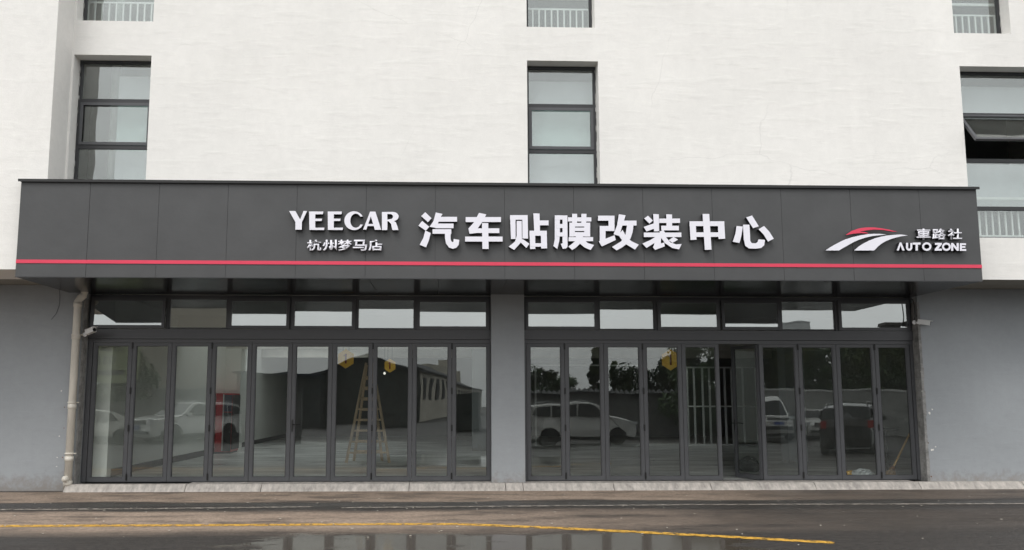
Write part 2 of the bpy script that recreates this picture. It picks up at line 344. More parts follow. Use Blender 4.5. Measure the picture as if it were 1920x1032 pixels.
o = stripe('drain_edging', dens([gp(*p) for p in ((640, 953), (900, 950.5), (1300, 947), (1650, 946), (1980, 945))]), .16, .006, M['pale_strip']); tag(o, 'long pale concrete strip in the road running to the right', 'edging strip', 'pale strips set into the road')
b = MB()
for k in range(150):
    x = random.uniform(-8, 11); y = -random.triangular(.5, 8.0, 2.2); r = random.uniform(.006, .022); a = random.uniform(0, 3.1)
    b.prism([Vector((x + r * q * math.cos(a + t_), y + r * q * math.sin(a + t_), .009)) for t_, q in ((0, 1), (1.3, .6), (2.9, 1), (4.4, .7))], (0, 0, .004))
tag(b.build('litter', pmat('pale_grit', (.62, .58, .50), .9, .4, 40)), kind='stuff')
# threshold stones
FLOOR_Z = .135
ks = empty('threshold_kerb', (0, -.1, 0), 'pale stone threshold step running along the foot of the shopfront', 'kerb')
xs = [-7.20, -4.9, -3.45, -.6, 1.28, 1.62, 3.4, 5.32, 7.4, 9.5, 11.6, 13.6]
for a, c in zip(xs, xs[1:]):
    b = MB(); j = random.uniform(-.004, .004); g = .006
    pr = [(-.30, -.01), (-.27, .03), (-.16 + j, FLOOR_Z - .012), (-.145 + j, FLOOR_Z - .002), (.0, FLOOR_Z + .0), (.0, -.01)]
    if c <= 9.7 and a > -7.1: pr[4:] = [(.42, FLOOR_Z), (.42, -.01)]
    b.prism([Vector((a + g, y, z)) for y, z in pr], (c - a - 2 * g, 0, 0))
    b.build('kerb_stone', M['kerb'], ks, loc=None).location = (0, .1, 0)
for ch in children(ks): ch.location = (0, .1, 0)

# ------------------------------------------------------------------ building shell
Y_PIER, Y_MAIN, Y_GREY, Y_SIGN = -2.25, -1.5, 0.0, -2.40
Z_OVER, Z_TOP = 4.02, 13.0
bld = empty('commercial_building', (1.4, 0, 0), 'white upper building with grey ground floor walls and bays of dark glass folding doors', 'building')
BL = (1.4, 0, 0)
def part(mb, name, m, parent=bld, bevel=0, smooth=False):
    o = mb.build(name, m, parent, bevel, smooth)
    if parent is bld: o.location = (-1.4, 0, 0)      # meshes are in world metres
    return o
def wall_grid(xs, zs, hole, Yf, depth, mb=None):
    """front face at Yf with real openings and reveals going back to Yf+depth"""
    b = mb or MB(); bm = b.bm; cache = {}
    def V(x, y, z):
        k = (round(x, 4), round(y, 4), round(z, 4))
        if k not in cache: cache[k] = bm.verts.new((x, y, z))
        return cache[k]
    def q(*p): bm.faces.new([V(*c) for c in p])
    nx, nz = len(xs) - 1, len(zs) - 1
    H = lambda i, k: 0 <= i < nx and 0 <= k < nz and hole(i, k)
    for i in range(nx):
        for k in range(nz):
            x0, x1, z0, z1 = xs[i], xs[i+1], zs[k], zs[k+1]
            if not hole(i, k): q((x0,Yf,z0),(x1,Yf,z0),(x1,Yf,z1),(x0,Yf,z1)); continue
            Yb = Yf + depth
            if not H(i-1, k): q((x0,Yf,z0),(x0,Yf,z1),(x0,Yb,z1),(x0,Yb,z0))
            if not H(i+1, k): q((x1,Yf,z0),(x1,Yb,z0),(x1,Yb,z1),(x1,Yf,z1))
            if not H(i, k-1): q((x0,Yf,z0),(x0,Yb,z0),(x1,Yb,z0),(x1,Yf,z0))
            if not H(i, k+1): q((x0,Yf,z1),(x1,Yf,z1),(x1,Yb,z1),(x0,Yb,z1))
    return b
# main white wall with three columns of windows
WX = [(-6.98, -5.53), (1.64, 3.02), (10.16, 12.6)]
WX2 = [(-6.98, -5.53), (1.64, 2.97), (10.10, 11.25)]
Z1 = (4.83, 8.25); Z2 = (8.93, 12.2)
xs = sorted({-7.02, -6.98, -5.53, 1.64, 2.97, 3.02, 10.10, 10.16, 11.25, 12.6, 17.0}); zs = [Z_OVER, Z1[0], Z1[1], Z2[0], Z2[1], Z_TOP]
def hole(i, k):
    xm = (xs[i] + xs[i+1]) / 2
    if k == 1: return any(a < xm < c for a, c in WX)
    if k == 3: return any(a < xm < c for a, c in WX2)
    return False
b = wall_grid(xs, zs, hole, Y_MAIN, .42)
bmesh.ops.recalc_face_normals(b.bm, faces=b.bm.faces)
part(b, 'upper_wall', M['white_wall'])
# left pier standing proud of the main wall
b = MB(); b.box(-14, -7.02, Y_PIER, Y_MAIN + .6, Z_OVER, Z_TOP); part(b, 'wall_pier', M['white_wall'], bevel=.012)
# underside of the overhanging storeys, roof slab, ends and back of the building
b = MB(); b.box(-14, 17, Y_MAIN + .01, 0.25, Z_OVER + .005, Z_OVER + .3); part(b, 'overhang_soffit', pmat('soffit_paint', (.26, .25, .22), .85))
b = MB(); b.box(-14.02, 17.02, Y_MAIN - .02, 7.2, Z_TOP + .002, Z_TOP + .3); part(b, 'roof', M['ceiling'])
b = MB(); b.box(-14, -13.7, Y_MAIN + .602, 7, Z_OVER, Z_TOP); b.box(16.7, 17, Y_MAIN + .05, 7, Z_OVER, Z_TOP); b.box(-13.7, 16.7, 6.7, 7, Z_OVER + .2, Z_TOP); b.box(-13.7, 16.7, 25.7, 26, 0, 4.3); b.box(-14, -13.7, .56, 26, 0, Z_OVER - .003); b.box(16.7, 17, .56, 26, 0, Z_OVER - .003); part(b, 'end_wall', M['white_wall'])
# ground floor walls
XL, XR = -7.06, 9.77        # door bays
PX0, PX1 = 1.02, 1.685      # pillar
b = MB(); b.box(-14, XL - .02, Y_GREY, .55, 0, Z_OVER); part(b, 'ground_floor_wall', M['grey_wall'], bevel=.008)
b = MB(); b.box(XR + .02, 17, Y_GREY, .55, 0, Z_OVER); part(b, 'ground_floor_wall', M['grey_wall'], bevel=.008)
b = MB(); b.box(PX0, PX1, Y_GREY, .6, FLOOR_Z, Z_OVER); part(b, 'pillar', M['grey_wall'], bevel=.008)
# chips, anchors and scuffs on the grey walls
def chip(px, py, r, m, name):
    p = at(px, py, -.002); b = MB(); n = 9
    pts = [Vector((p.x + r * random.uniform(.45, 1.1) * math.cos(2*math.pi*k/n), -.004, p.z + r * random.uniform(.35, 1.0) * math.sin(2*math.pi*k/n))) for k in range(n)]
    b.prism(pts, (0, .0035, 0)); part(b, name, m)
for px, py, r in ((1743, 775, .035), (1748, 768, .018), (1748, 844, .034), (1754, 838, .018), (1727, 697, .022), (1729, 734, .02), (115, 733, .02), (111, 818, .016), (107, 858, .016), (106, 875, .012)): chip(px, py, r, M['chip'], 'plaster_chip')
for px, py, r in ((1730, 732, .02), (1734, 766, .016), (1740, 831, .018), (1746, 894, .016), (121, 764, .014), (120, 803, .014), (117, 858, .014)): chip(px, py, r, M['rust'], 'wall_anchor')
# raw plaster strips beside the door frames
Mtrim = pmat('raw_plaster_edge', (.30, .295, .285), .9, .5, 7, .012, 25)
b = MB(); b.box(XL - .045, XL - .018, -.006, .22, FLOOR_Z, 3.75); part(b, 'jamb_trim', Mtrim)
b = MB(); z = FLOOR_Z
while z < 3.7:
    h = random.uniform(.12, .4); w = random.uniform(.03, .05); b.box(XR + .003, XR + .02 + w, -.006 - random.uniform(0, .004), .25, z, min(z + h - .004, 3.75)); z += h
part(b, 'jamb_trim', Mtrim)
# interior shell
IX0, IX1, IY1, IZ = -7.0, 13.2, 25.6, 4.0
b = MB(); b.poly([(-13.7, .42, FLOOR_Z), (16.7, .42, FLOOR_Z), (16.7, 25.7, FLOOR_Z), (-13.7, 25.7, FLOOR_Z)]); tag(b.build('shop_floor', M['floor']), 'damp grey concrete floor with scuffs inside the shop', kind='structure')
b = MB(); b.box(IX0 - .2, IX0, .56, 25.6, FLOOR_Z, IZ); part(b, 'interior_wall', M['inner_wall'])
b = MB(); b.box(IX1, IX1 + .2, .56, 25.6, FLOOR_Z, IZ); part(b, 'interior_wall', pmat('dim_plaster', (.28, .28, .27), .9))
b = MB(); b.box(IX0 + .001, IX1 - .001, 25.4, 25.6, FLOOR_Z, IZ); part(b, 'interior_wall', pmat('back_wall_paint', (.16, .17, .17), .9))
RL = [(-6.8, -1.9, 7.2, 12.0), (-6.8, -3.0, 12.8, 17.9), (-1.2, 1.0, 7.5, 11.6), (6.0, 9.0, 12.9, 15.2)]      # unseen roof openings added over the rear room to brighten the interior
cx_ = sorted({-13.7, 16.7} | {v for r in RL for v in r[:2]}); cy_ = sorted({.56, 25.7} | {v for r in RL for v in r[2:]})
b = MB()
for x0, x1 in zip(cx_, cx_[1:]):
    for y0, y1 in zip(cy_, cy_[1:]):
        if any(r[0] <= x0 and x1 <= r[1] and r[2] <= y0 and y1 <= r[3] for r in RL): continue
        b.box(x0, x1, y0, y1, IZ, IZ + .2)
part(b, 'ceiling', M['ceiling'])
for r in RL:
    f = part(MB().box(r[0] - .05, r[0], r[2], r[3], IZ + .201, IZ + .45).box(r[1], r[1] + .05, r[2], r[3], IZ + .201, IZ + .45).box(r[0] - .05, r[1] + .05, r[2] - .05, r[2], IZ + .201, IZ + .45).box(r[0] - .05, r[1] + .05, r[3], r[3] + .05, IZ + .201, IZ + .45), 'added_roof_light', M['alu'])
    MB().box(r[0], r[1], r[2], r[3], IZ + .40, IZ + .41).build('pane', M['glass_up'], f)
b = MB(); b.box(IX0, IX0 + .015, .81, 25.4, FLOOR_Z, FLOOR_Z + .16); part(b, 'skirting', M['skirting'])
for y in (6.4, 12.2, 18.2):
    b = MB(); b.box(IX0, IX1, y, y + .35, IZ - .55, IZ - .002); part(b, 'ceiling_beam', M['ceiling'])
for x, y in ((IX0 + .001, 12.1), (9.05, 5.6), (1.05, 12.1)):
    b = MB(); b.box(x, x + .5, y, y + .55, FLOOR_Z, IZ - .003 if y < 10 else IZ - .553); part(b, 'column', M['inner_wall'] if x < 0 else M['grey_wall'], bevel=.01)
b = MB(); b.box(IX0 + .001, -6.68, .552, .80, FLOOR_Z, IZ - .004); part(b, 'interior_pier', M['inner_wall'])

# ------------------------------------------------------------------ upper windows
def window_frame_mesh(x0, x1, z0, z1, y0, y1, w=.05, rows=(), mb=None):
    b = mb or MB()
    b.box(x0, x0 + w, y0, y1, z0, z1); b.box(x1 - w, x1, y0, y1, z0, z1)
    b.box(x0 + w, x1 - w, y0, y1, z0, z0 + w); b.box(x0 + w, x1 - w, y0, y1, z1 - w, z1)
    for z, h in rows: b.box(x0 + w, x1 - w, y0 + .001, y1 - .001, z - h/2, z + h/2)
    return b
M['win_alu'] = M['alu_dark']
def upper_window(x0, x1, z0, z1, rows, opened=False, backs=None, railz=None):
    y0 = Y_MAIN + .30; y1 = y0 + .07
    fr = part(window_frame_mesh(x0 + .004, x1 - .004, z0 + .004, z1 - .004, y0, y1, .055, [(z, .075) for z in rows]), 'window', M['alu_dark'], bevel=.004)
    zz = [z0 + .055] + list(rows) + [z1 - .055]
    for i, (a, c) in enumerate(zip(zz, zz[1:])):
        a2, c2 = a + (.0375 if i else 0), c - (.0375 if i < len(zz) - 2 else 0)
        sash = (i == len(zz) - 3)
        if opened and sash:
            T = Matrix.Translation((0, y0 - .005, c2)) @ Matrix.Rotation(-R(40), 4, 'X')
            b = MB(); h = c2 - a2; w = .06
            for bx in ((x0 + .05, x0 + .05 + w, -.05, 0, -h, 0), (x1 - .05 - w, x1 - .05, -.05, 0, -h, 0), (x0 + .05 + w, x1 - .05 - w, -.05, 0, -h, -h + w), (x0 + .05 + w, x1 - .05 - w, -.05, 0, -w, 0)): b.box(*bx, M=T)
            b.build('sash', M['alu'], fr, .004)
            b = MB(); b.box(x0 + .05 + w, x1 - .05 - w, -.03, -.022, -h + w, -w, M=T); b.build('pane', M['glass_up'], fr)
        else:
            if sash:
                b = window_frame_mesh(x0 + .06, x1 - .06, a2 + .002, c2 - .002, y0 - .018, y0 - .001, .055); b.build('sash', M['alu'], fr, .003)
            b = MB(); b.box(x0 + .055, x1 - .055, y0 + .03, y0 + .038, a2, c2); b.build('pane', M['glass_up'], fr)
        if backs and not (opened and sash) and not (railz is not None and i == 0):
            if i == len(zz) - 2: c -= .16
            m = M['up_green'] if sash else M['up_back']
            xb0 = x0 + backs * (x1 - x0)
            b = MB(); b.box(xb0, x1 + .3, y1 + .20, y1 + .22, a, c - .003); b.build('backing_panel', m, fr)  # pale panel added behind the glass, lightens the pane like reflected sky
    # torn sealant bead around the frame
    b = MB()
    for xx, sx in ((x0, 1), (x1, -1)):
        n = 26; 
        for k in range(n):
            if random.random() < .45: continue
            za = z0 + (z1 - z0) * k / n; zb = za + (z1 - z0) / n * random.uniform(.4, .95); ww = random.uniform(.008, .022)
            b.box(min(xx, xx + sx * ww), max(xx, xx + sx * ww), y0 - .012, y0 - .001, za, zb)
    b.build('sealant', M['sealant'], fr)['kind'] = 'stuff'
    if railz is not None:
        yr = y1 + .13
        b = MB(); yr = y1 + .05; b.box(x0 - .1, x1 + .1, yr, yr + .04, railz + .84, railz + .89); b.box(x0 - .1, x1 + .1, yr + .005, yr + .035, railz + .62, railz + .65); b.box(x0 - .1, x1 + .1, yr + .005, yr + .035, railz + .10, railz + .13)
        rl = part(b, 'railing', M['rail_white'])
        n = int((x1 - x0) / .132); me = None
        for k in range(n + 1):
            xk = x0 + .04 + k * (x1 - x0 - .08) / n
            if me is None:
                bb = MB(); bb.box(-.014, .014, -.014, .014, 0, .49); q = bb.build('baluster', M['rail_white'], rl); me = q.data
            else: q = link(bpy.data.objects.new('baluster', me), rl)
            q.location = (xk, yr + .02, railz + .13)
    return fr
zr = lambda py: az(1050, py, Y_MAIN + .3)
rows1 = [zr(384), zr(284), zr(199)]
ZZ1 = Z1
upper_window(*WX[0], Z1[0], Z1[1], rows1, backs=.46, railz=Z1[0])
upper_window(*WX[1], Z1[0], Z1[1], rows1, backs=-.2, railz=Z1[0])
upper_window(*WX[2], Z1[0], Z1[1], [zr(385), zr(294), zr(207)], opened=True, backs=-.2, railz=Z1[0])
for a, c in WX2: upper_window(a, c, Z2[0], Z2[1], [Z2[0] + 1.05, Z2[0] + 1.95], backs=-.2, railz=Z2[0] - .08)
# drain riser seen behind the left window
b = MB(); xx = ax(212, 240, -.6); b.tube([(xx, -.55, 4.3), (xx, -.55, 12.5)], .085, 14)
for z in (5.2, 5.9, 6.75, 7.6): b.tube([(xx, -.55, z), (xx, -.55, z + .09)], .098, 14)
o = b.build('riser_pipe', pmat('grey_green_pipe', (.42, .47, .42), .5, .25, 3), None, smooth=True); tag(o, 'pale green grey vertical riser pipe behind the glass of the left window', 'pipe')
# rooms behind the windows
b = MB()
for a, c in WX: b.box(a - 1.2, c + 1.0, 2.6, 2.7, Z_OVER + .31, Z_TOP - .01)
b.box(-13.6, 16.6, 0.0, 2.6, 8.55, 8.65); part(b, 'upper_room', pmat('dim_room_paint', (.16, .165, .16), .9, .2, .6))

# ------------------------------------------------------------------ folding doors and transoms
HEAD_Z = az(940, 638, GLASS_Y); FASC_Z0, FASC_Z1 = HEAD_Z, az(900, 619, GLASS_Y)
TR_TOP = 3.86
L_TOP = [175, 249, 323, 398, 472.5, 549, 624, 699, 773, 846, 919]; L_BOT = [164, 238.5, 314, 390.5, 467, 543, 620, 697, 772.5, 848, 921]
R_TOP = [985.5, 1056, 1128, 1200, 1272.5, 1344, 1418.5, 1492, 1561, 1632, 1700]; R_BOT = [989, 1063, 1139, 1214, 1288, 1358, 1434, 1508, 1583, 1658, 1722]
def panel_xs(T, B): return [(ax(a, 645, GLASS_Y) + ax(c, 895, GLASS_Y)) / 2 for a, c in zip(T, B)]
LX, RX = panel_xs(L_TOP, L_BOT), panel_xs(R_TOP, R_BOT)
SILL = FLOOR_Z + .012
def bay(x0, x1, PXS, hinges, open_i, handle_i):
    # fixed outer frame and head track
    b = MB(); b.box(x0, PXS[0] - .004, GLASS_Y - .05, GLASS_Y + .09, SILL, FASC_Z0); b.box(PXS[-1] + .004, x1, GLASS_Y - .05, GLASS_Y + .09, SILL, FASC_Z0)
    zt = az(940, 645, GLASS_Y)
    b.box(PXS[0] - .004, PXS[-1] + .004, GLASS_Y - .045, GLASS_Y + .09, zt + .004, FASC_Z0)
    part(b, 'door_frame', M['alu'], bevel=.004)
    b = MB(); b.box(x0, x1, GLASS_Y - .085, GLASS_Y + .10, FASC_Z0 + .006, FASC_Z1 - .003); part(b, 'head_fascia', M['alu'], bevel=.005)
    b = MB(); b.box(x0, x1, GLASS_Y - .02, GLASS_Y + .09, FLOOR_Z + .002, SILL - .002); part(b, 'floor_track', M['alu_dark'])
    z0, z1 = SILL + .004, zt
    for i in range(10):
        a, c = PXS[i] + .004, PXS[i+1] - .004; w = c - a; st = .068
        T = Matrix.Identity(4)
        if i == open_i: T = Matrix.Translation((c, GLASS_Y, 0)) @ Matrix.Rotation(-R(68), 4, 'Z') @ Matrix.Translation((-c, -GLASS_Y, 0))
        b = MB()
        y0, y1 = GLASS_Y - .03, GLASS_Y + .03
        b.box(a, a + st, y0, y1, z0, z1, M=T); b.box(c - st, c, y0, y1, z0, z1, M=T)
        b.box(a + st, c - st, y0 + .0015, y1 - .0015, z0, z0 + .085, M=T); b.box(a + st, c - st, y0 + .0015, y1 - .0015, z1 - .062, z1, M=T)
        # glazing beads
        for bx in ((a + st, a + st + .014, z0 + .085, z1 - .062), (c - st - .014, c - st, z0 + .085, z1 - .062)): b.box(bx[0], bx[1], y0 + .012, y1 - .012, bx[2], bx[3], M=T)
        p = part(b, 'door_panel', M['alu'], bevel=.0035)
        if i == open_i: tag(p, 'glass door leaf standing open into the shop')
        b = MB(); tl = random.uniform(-.0022, .0022); tz = random.uniform(-.0018, .0018)
        q = T @ Matrix.Translation(((a + c) / 2, GLASS_Y, 1.5)) @ Matrix.Rotation(tl, 4, 'X') @ Matrix.Rotation(tz, 4, 'Z')
        b.box(-w/2 + st, w/2 - st, -.004, .004, z0 + .085 - 1.5, z1 - .062 - 1.5, M=q); b.build('pane', M['glass_door'], p)
        b = MB(); g = .006     # black gaskets
        for bx in ((a + st + .014, a + st + .014 + g, z0 + .085, z1 - .062), (c - st - .014 - g, c - st - .014, z0 + .085, z1 - .062)): b.box(bx[0], bx[1], y0 + .016, y1 - .016, bx[2], bx[3], M=T)
        for zz in (z0 + .085, z1 - .062 - g): b.box(a + st + .02, c - st - .02, y0 + .016, y1 - .016, zz, zz + g, M=T)
        b.build('gasket', M['black'], p)
        if i in hinges:
            for zz in (.03, .98, 1.72, 2.62):
                b = MB(); b.box(c - .012, c + .020, y0 - .016, y0 - .001, z0 + zz, z0 + zz + .125); b.tube([(c + .004, y0 - .018, z0 + zz), (c + .004, y0 - .018, z0 + zz + .125)], .010, 8); b.build('hinge', M['black'], p)
        if i == handle_i:
            hx = a + .03
            for sy in (-1, 1):
                yb = GLASS_Y + sy * .031
                b = MB(); b.box(hx - .018, hx + .018, min(yb, yb + sy * .008), max(yb, yb + sy * .008), 1.12, 1.36, M=T)
                b.tube([T @ Vector((hx, yb, 1.27)), T @ Vector((hx, yb + sy * .055, 1.27)), T @ Vector((hx + .02, yb + sy * .06, 1.268)), T @ Vector((hx + .135, yb + sy * .058, 1.262))], .0095, 8)
                b.tube([T @ Vector((hx, yb, 1.18)), T @ Vector((hx, yb + sy * .016, 1.18))], .013, 10)
                b.build('handle', M['black'], p)
bay(XL, PX0, LX, {0, 2, 6, 8}, None, 5)
bay(PX1, XR, RX, {0, 2, 6, 8}, 5, 5)
def transoms(x0, x1, cols, specs):
    """outer frame, mullions, then one window per column: fixed pane or top-hung sash"""
    yb0, yb1 = GLASS_Y - .04, GLASS_Y + .06
    xs = [ax(c, 590, GLASS_Y) for c in cols]; xs[0] = x0; xs[-1] = x1
    zb, zt = FASC_Z1, TR_TOP
    b = MB(); b.box(x0, x0 + .05, yb0, yb1, zb, zt); b.box(x1 - .05, x1, yb0, yb1, zb, zt); b.box(x0 + .05, x1 - .05, yb0, yb1, zt - .06, zt)
    for x in xs[1:-1]: b.box(x - .03, x + .03, yb0 - .001, yb1, zb, zt - .061)
    part(b, 'transom_frame', M['alu'], bevel=.004)
    for i, ang in enumerate(specs):
        a = xs[i] + (.052 if i == 0 else .032); c = xs[i+1] - (.052 if i == len(specs) - 1 else .032); z0, z1 = zb + .012, zt - .066
        if ang is None:
            b = window_frame_mesh(a, c, z0, z1, GLASS_Y - .02, GLASS_Y + .03, .02); p = part(b, 'transom_window', M['alu'], bevel=.003)
            b = MB(); b.box(a + .02, c - .02, GLASS_Y, GLASS_Y + .008, z0 + .02, z1 - .02); b.build('pane', M['glass_transom'], p)
        else:
            T = Matrix.Translation((0, yb0 - (.004 if ang < 1 else .028), z1)) @ Matrix.Rotation(-R(ang), 4, 'X'); h = z1 - z0 + .01; w = .062; a -= .012; c += .012
            b = MB()
            for bx in ((a, a + w, -.05, 0, -h, 0), (c - w, c, -.05, 0, -h, 0), (a + w, c - w, -.0485, -.0015, -h, -h + w), (a + w, c - w, -.0485, -.0015, -w, 0)): b.box(*bx, M=T)
            p = part(b, 'transom_window', M['alu'], bevel=.004)
            if ang > 3.1: tag(p, 'top hung window sash pushed open outwards')
            b = MB(); b.box(a + w, c - w, -.032, -.024, -h + w, -w, M=T); b.build('pane', M['glass_transom'], p)
            for xx in (a + .02, c - .02):    # stay arms
                q = T @ Vector((xx, 0, -h * .75)); bb = MB(); bb.tube([q, (xx, yb0 + .02, z0 + h * .45)], .006, 6); bb.build('stay_arm', M['alu_dark'], p)
transoms(XL, PX0, [166, 315, 429.5, 546.5, 668, 780, 920], [4.0, None, 1.7, .9, None, .9])
transoms(PX1, XR, [983, 1120, 1229, 1348, 1461, 1567, 1706], [1.4, None, 1.4, 3.7, None, .35])

# ------------------------------------------------------------------ drain pipe and cameras
dp = empty('drain_pipe', (ax(135, 918, -.12), -.12, 0), 'cream plastic drainpipe running down beside the left door frame', 'drainpipe'); DL = Vector(dp.location)
def dpart(mb, name, m, smooth=True): o = mb.build(name, m, dp, smooth=smooth); o.location = -DL; return o
xp = (ax(148, 560, -.12) + ax(126, 900, -.12)) / 2
pts = [(xp + .115, -.12, Z_OVER + .1), (xp + .115, -.12, 3.86), (xp + .10, -.12, 3.80), (xp + .03, -.12, 3.74), (xp, -.12, 3.69), (xp, -.12, 3.6), (xp, -.12, .02)]
b = MB(); b.tube(pts, .073, 18); dpart(b, 'pipe', M['pvc'])
for z in (3.62, 2.98, 1.62, .62, .16):
    b = MB(); b.tube([(xp, -.12, z - .045), (xp, -.12, z + .045)], .084, 18); dpart(b, 'coupling', M['pvc'])
for z in (3.02, 1.70, .72):
    b = MB(); b.tube([(xp, -.12, z - .012), (xp, -.12, z + .012)], .090, 18); b.box(xp - .015, xp + .015, -.12, .0, z - .01, z + .01); b.tube([(xp + .08, -.12, z), (xp + .13, -.12, z)], .012, 8); dpart(b, 'bracket', M['pvc'])
b = MB(); b.tube([(xp - .02, -.12, .24), (xp - .02, -.225, .24)], .062, 18); b.tube([(xp - .02, -.225, .24), (xp - .02, -.245, .24)], .05, 18); dpart(b, 'cleanout_cap', M['pvc'])
def cctv(name, base, rz, tilt, label):
    e = empty(name, base, label, 'security camera', 'security cameras over the shopfront')
    T = Matrix.Rotation(rz, 4, 'Z') @ Matrix.Rotation(tilt, 4, 'X')
    b = MB(); b.box(-.045, .045, -.30, -.06, -.04, .045, M=T); b.box(-.052, .052, -.345, -.06, .046, .056, M=T); b.build('housing', M['cam_white'], e, .008)
    b = MB(); Tl = T @ Matrix.Translation((0, -.3005, 0)) @ Matrix.Rotation(math.pi/2, 4, 'X'); b.lathe([(.038, 0), (.038, .006), (.028, .008)], 18, Tl); b.build('lens', M['black'], e)
    b = MB(); b.tube([(0, 0, -.02), T @ Vector((0, -.05, -.02)), T @ Vector((0, -.12, -.045))], .016, 10); b.lathe([(.045, 0), (.045, .012), (.03, .02)], 18, Matrix.Translation((0, 0.0, -.02)) @ Matrix.Rotation(math.pi/2, 4, 'X')); b.build('bracket', M['cam_white'], e)
    return e
p = at(161, 626, -.01); e = cctv('security_camera', (p.x, -.055, p.z), R(55), R(-12), 'white bullet security camera beside the cream drainpipe')
b = MB(); b.tube([(0, 0, 0), (.1, .02, .02), (.22, .05, .03)], .006, 6); b.build('cable', M['cable'], e)
p = at(1712, 603, -.01); e = cctv('security_camera', (p.x + .02, -.01, p.z), R(62), R(10), 'white bullet security camera with black cable above the right grey wall')
b = MB(); b.tube([(0, 0, 0), (.03, -.01, .12), (.02, -.01, .34), (0, 0, .45), (-.09, 0, .50)], .011, 8); b.build('cable', M['cable'], e)
p = at(110, 560, -.01); b = MB(); b.tube([(p.x, -.008, p.z + .2), (p.x + .02, -.008, p.z + .05), (p.x + .025, -.008, p.z - .12), (p.x - .03, -.008, p.z - .3), (p.x - .12, -.008, p.z - .42)], .004, 6)
tag(b.build('loose_cable', pmat('grey_cable', (.12, .13, .14), .6)), 'thin grey cable hanging on the left grey wall', 'cable')

# ------------------------------------------------------------------ fascia sign
sx0, sx1, sz0, sz1 = -7.41, 9.78, az(900, 523, Y_SIGN), az(900, 347, Y_SIGN)
sg = empty('fascia_sign', (1.2, Y_SIGN, sz0), 'long charcoal panel sign with white letters and a red line over the doors', 'shop sign'); SL = Vector(sg.location)
def spart(mb, name, m, parent=sg, **k):
    o = mb.build(name, m, parent, **k)
    if parent is sg: o.location = -SL
    return o
seams = [sx0] + [ax(165 + 130.2 * k, 435, Y_SIGN) for k in range(13)] + [sx1]
seams = [s for s in seams if s <= sx1 - .3] + [sx1]
for a, c in zip(seams, seams[1:]):
    b = MB(); d = random.uniform(-.0015, .0015); b.box(a + .0025, c - .0025, Y_SIGN + d, Y_SIGN + .012, sz0, sz1); spart(b, 'fascia_panel', M['fascia'], bevel=.002)
b = MB(); b.box(sx0 + .01, sx1 - .01, Y_SIGN + .014, Y_MAIN - .01 + .0, sz0 + .012, sz1 - .005); spart(b, 'sign_box', M['return'])
b = MB(); b.box(sx0 - .035, sx1 + .035, Y_SIGN - .05, Y_MAIN - .004, sz1 + .002, sz1 + .03); b.box(sx0 - .035, sx1 + .035, Y_SIGN - .055, Y_SIGN - .05, sz1 - .018, sz1 + .03); spart(b, 'cap_trim', M['black'])
# glossy underside in panels between the sign face and the doors
nx = 14
for k in range(nx):
    a = sx0 + (sx1 - sx0) * k / nx; c = sx0 + (sx1 - sx0) * (k + 1) / nx
    b = MB(); b.box(a + .003, c - .003, Y_SIGN + .016, -.012, sz0 - .004, sz0 + .008 - .001); o = spart(b, 'soffit_panel', M['soffit'])
b = MB(); b.box(XL - .01, XR + .01, -.010, .26, sz0 - .004 , sz0 + .007); spart(b, 'soffit_panel', M['soffit'])
b = MB(); b.box(sx0, sx1, Y_SIGN - .006, Y_SIGN + .013, sz0 - .010, sz0 - .005); spart(b, 'edge_trim', M['alu'])
zl0, zl1 = az(900, 498.2, Y_SIGN), az(900, 491.8, Y_SIGN)
b = MB(); b.box(sx0 + .003, sx1 - .003, Y_SIGN - .012, Y_SIGN - .002, zl0, zl1); spart(b, 'red_stripe', M['red_line'])
Y_LET = Y_SIGN - .112
def letter(name, polys, box, scale, m=None, depth=.105, lab=None):
    """strokes traced as polygons; each becomes a raised block with white face and dark sides"""
    b = MB()
    for i, pl in enumerate(polys):
        off = .0007 * i
        pts = [at(box[0] + x / scale, box[1] + y / scale, Y_LET) + Vector((0, -off, 0)) for x, y in pl]
        fa, fb, side = b.prism(pts, (0, depth + off, 0))
        for f in side: f.material_index = 1
    o = spart(b, name, [m or M['acrylic'], M['return']])
    if lab: tag(o, lab)
    return o
def rect(x0, y0, x1, y1): return [(x0, y0), (x1, y0), (x1, y1), (x0, y1)]
def arc(cx, cy, rx, ry, a0, a1, n=18): return [(cx + rx * math.cos(R(a0 + (a1 - a0) * k / n)), cy + ry * math.sin(R(a0 + (a1 - a0) * k / n))) for k in range(n + 1)]
def ring(cx, cy, rx, ry, ix, iy, a0, a1, n=24): return arc(cx, cy, rx, ry, a0, a1, n) + arc(cx, cy, ix, iy, a1, a0, n)
BA, SA = (770, 380), 1920 / 350
G = {}
G['qi'] = [[(150,100),(215,162),(178,203),(108,140)], [(118,190),(192,250),(155,290),(80,238)], [(150,288),(207,315),(185,395),(158,462),(92,435),(130,365)],
  [(258,103),(327,118),(302,165),(262,262),(195,250),(235,190)], rect(290,148,477,198), rect(255,217,441,265), rect(225,275,418,322),
  [(352,280),(418,280),(410,345),(412,385),(425,408),(440,405),(442,375),(500,385),(494,435),(470,466),(435,477),(395,464),(365,425),(353,370)]]
G['che'] = [rect(566,150,929,201), [(703,107),(778,122),(745,190),(690,265),(660,290),(605,322),(594,268),(650,205)], [(640,266),(912,266),(912,315),(690,313),(605,322),(600,268)], rect(560,351,945,402), [(733,212),(798,212),(802,478),(738,478)]]
